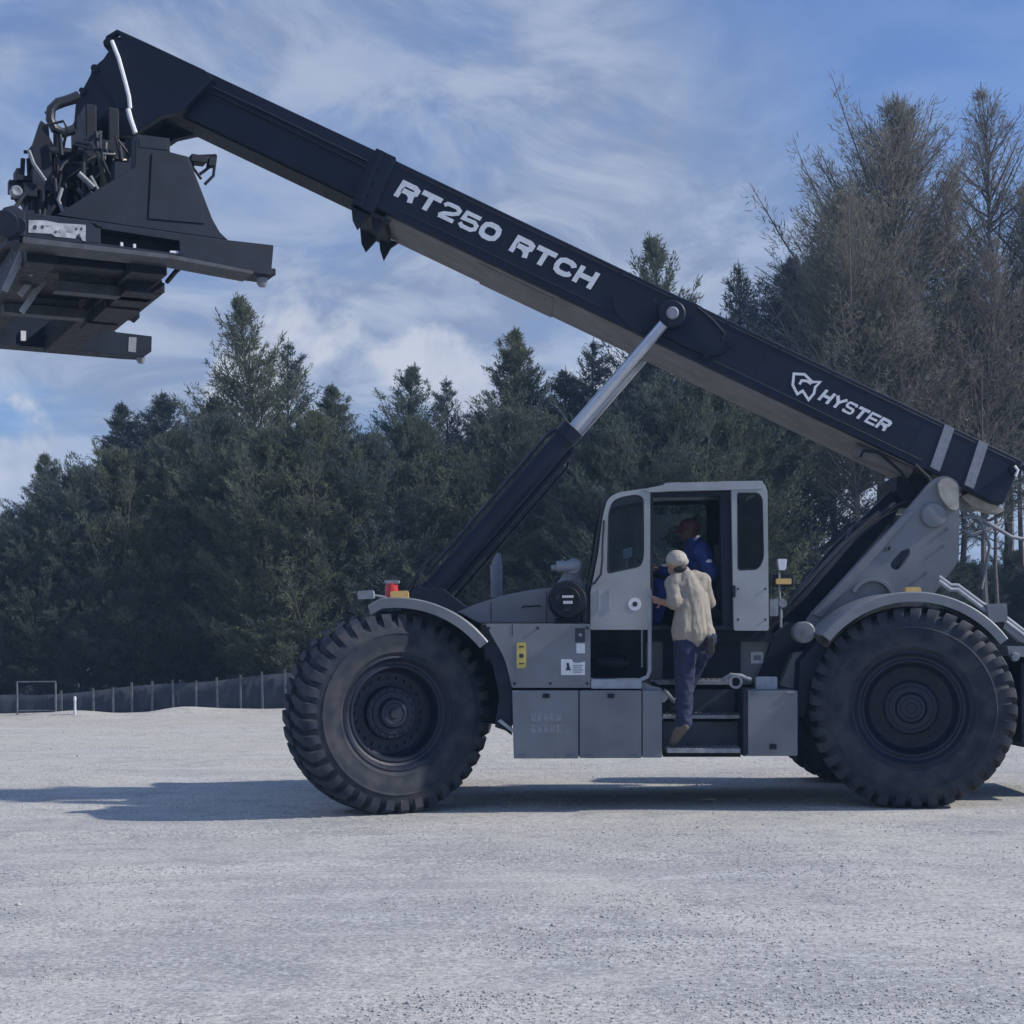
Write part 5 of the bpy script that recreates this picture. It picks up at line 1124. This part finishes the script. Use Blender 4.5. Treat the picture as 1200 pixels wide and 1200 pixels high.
jeans = [(hl, kl, .112, .088), (kl, al, .088, .075), (kl.lerp(al, .8), al + V3((0, 0, .01)), .074, .082), (hr_, kr, .118, .09), (kr, ar, .088, .07), (W(803, 747, .05), W(824, 747, .07), .118, .128), (W(803, 760, .05), W(822, 760, .12), .11, .12)]
blob('jeans', jeans, 'jeans', man, PO, .009, 3, extra=(.009, 9, 13))
m = MB(); m.tube([W(797, 745, -.06), W(812, 747, -.11), W(830, 745, -.05)], .02, 8)
for (a_, b_) in ((al, tl_), (ar, tr_)):
    d = (b_ - a_).normalized(); blob('shoe', [(a_ - V3((0, 0, .03)) - V3((0, .02, 0)), a_.lerp(b_, .6), .058, .05), (a_.lerp(b_, .6), b_, .05, .04), (a_ + V3((0, 0, .03)), a_ - V3((0, 0, .03)), .052, .056)], 'shoe', man, PO, .010, 3)
capo = [(hd_ + V3((0, 0, .035)), (.102, .118, .090)), (hd_ + V3((0, 0, .01)) - hx * .02, (.102, .110, .06))]
br = hd_ + hx * .125 + V3((0, 0, .012)); capo += [(br, (.068, .068, .013))]
co_ = blob('cap', capo, 'capm', man, PO, .007, 2)
blob('hair', [(hd_ - hx * .035 - V3((0, 0, .055)), (.078, .07, .05)), (hd_ + V3((.05, -.03, -.055)), (.035, .05, .04))], 'hair', man, PO, .009, 2)
m = MB(); q = W(832, 750, .0); m.box((q.x - .045, -.10, q.z - .13), (q.x + .03, -.05, q.z + .03), None); m.build('tool_pouch', 'hair', man, PO, bevel=.015)

# ---- the operator sitting in the cab, turned to the left
OO = W(820, 712, .95)
op = empty('person', OO); tag(op, 'person in royal blue overalls and maroon cap sitting inside the open cab', 'person')
h2 = W(808, 621, .95); n2_ = W(813, 634, .95); c2_ = W(818, 656, .96); p2_ = W(826, 702, .96); hx2 = V3((-.93, -.12, -.18)).normalized(); sd2 = hx2.cross(V3((0, 0, 1))).normalized()
s_n, s_f = W(822, 646, .76), W(814, 645, 1.14); e_n, n_h = W(834, 672, .70), W(822, 688, .74); e_f, f_h = W(796, 672, 1.12), W(770, 668, 1.10)
k_n, k_f = W(776, 690, .84), W(773, 688, 1.08); a_n, a_f = W(768, 726, .84), W(766, 726, 1.08)
b2 = [(h2, (.095, .08, .112)), (h2 + hx2 * .035 - V3((0, 0, .05)), (.07, .06, .062)), (h2 + hx2 * .105 - V3((0, 0, .02)), (.02, .015, .022)), (h2 + hx2 * .09 - V3((0, 0, .06)), (.02, .028, .012)), (h2 + sd2 * .08, (.025, .014, .034)), (h2 - sd2 * .08, (.025, .014, .034)),
    (h2 - V3((0, 0, .07)), n2_ - V3((0, 0, .04)), .055, .065), (n2_, c2_, .08, .14), (c2_, p2_, .14, .14), (s_n, c2_, .07, .1), (s_f, c2_, .07, .1), (s_n, e_n, .055, .044), (e_n, n_h, .042, .03), (s_f, e_f, .055, .044), (e_f, f_h, .042, .03),
    (p2_ + V3((0, -.1, 0)), k_n, .085, .06), (p2_ + V3((0, .1, 0)), k_f, .085, .06), (k_n, a_n, .058, .042), (k_f, a_f, .058, .042)]
b2 += fingers(f_h, (f_h - e_f).normalized(), V3((0, 1, 0)), V3((0, 0, 1))) + fingers(n_h, (n_h - e_n).normalized(), V3((0, 1, 0)), V3((0, 0, 1)))
blob('body', b2, 'skin2', op, OO, .0085, 3)
ov = [(n2_ - V3((0, 0, .02)), c2_, .09, .172), (c2_, p2_, .175, .165), (s_n, c2_, .092, .13), (s_f, c2_, .09, .13), (s_n, e_n, .085, .07), (e_n, e_n.lerp(n_h, .8), .07, .055), (s_f, e_f, .08, .066), (e_f, e_f.lerp(f_h, .8), .066, .05),
    (p2_ + V3((0, -.1, 0)), k_n, .12, .09), (p2_ + V3((0, .1, 0)), k_f, .12, .09), (k_n, a_n, .088, .068), (k_f, a_f, .088, .068)]
blob('overalls', ov, 'blue', op, OO, .011, 3, extra=(.010, 11, 8))
blob('cap', [(h2 + V3((0, 0, .035)), (.108, .096, .085)), (h2 + hx2 * .12 + sd2 * .05 + V3((0, 0, .02)), h2 + hx2 * .12 - sd2 * .05 + V3((0, 0, .02)), .013, .013), (h2 + hx2 * .16 + V3((0, 0, .01)), (.035, .05, .012))], 'maroon', op, OO, .009, 3)
q = W(831, 658, .66); blob('arm_badge', [(q, (.035, .018, .026))], 'white', op, OO, .008, 2)
for a_ in (a_n, a_f): blob('shoe', [(a_ - V3((0, 0, .02)), a_ + V3((-.13, 0, -.035)), .055, .045)], 'hair', op, OO, .011, 2)
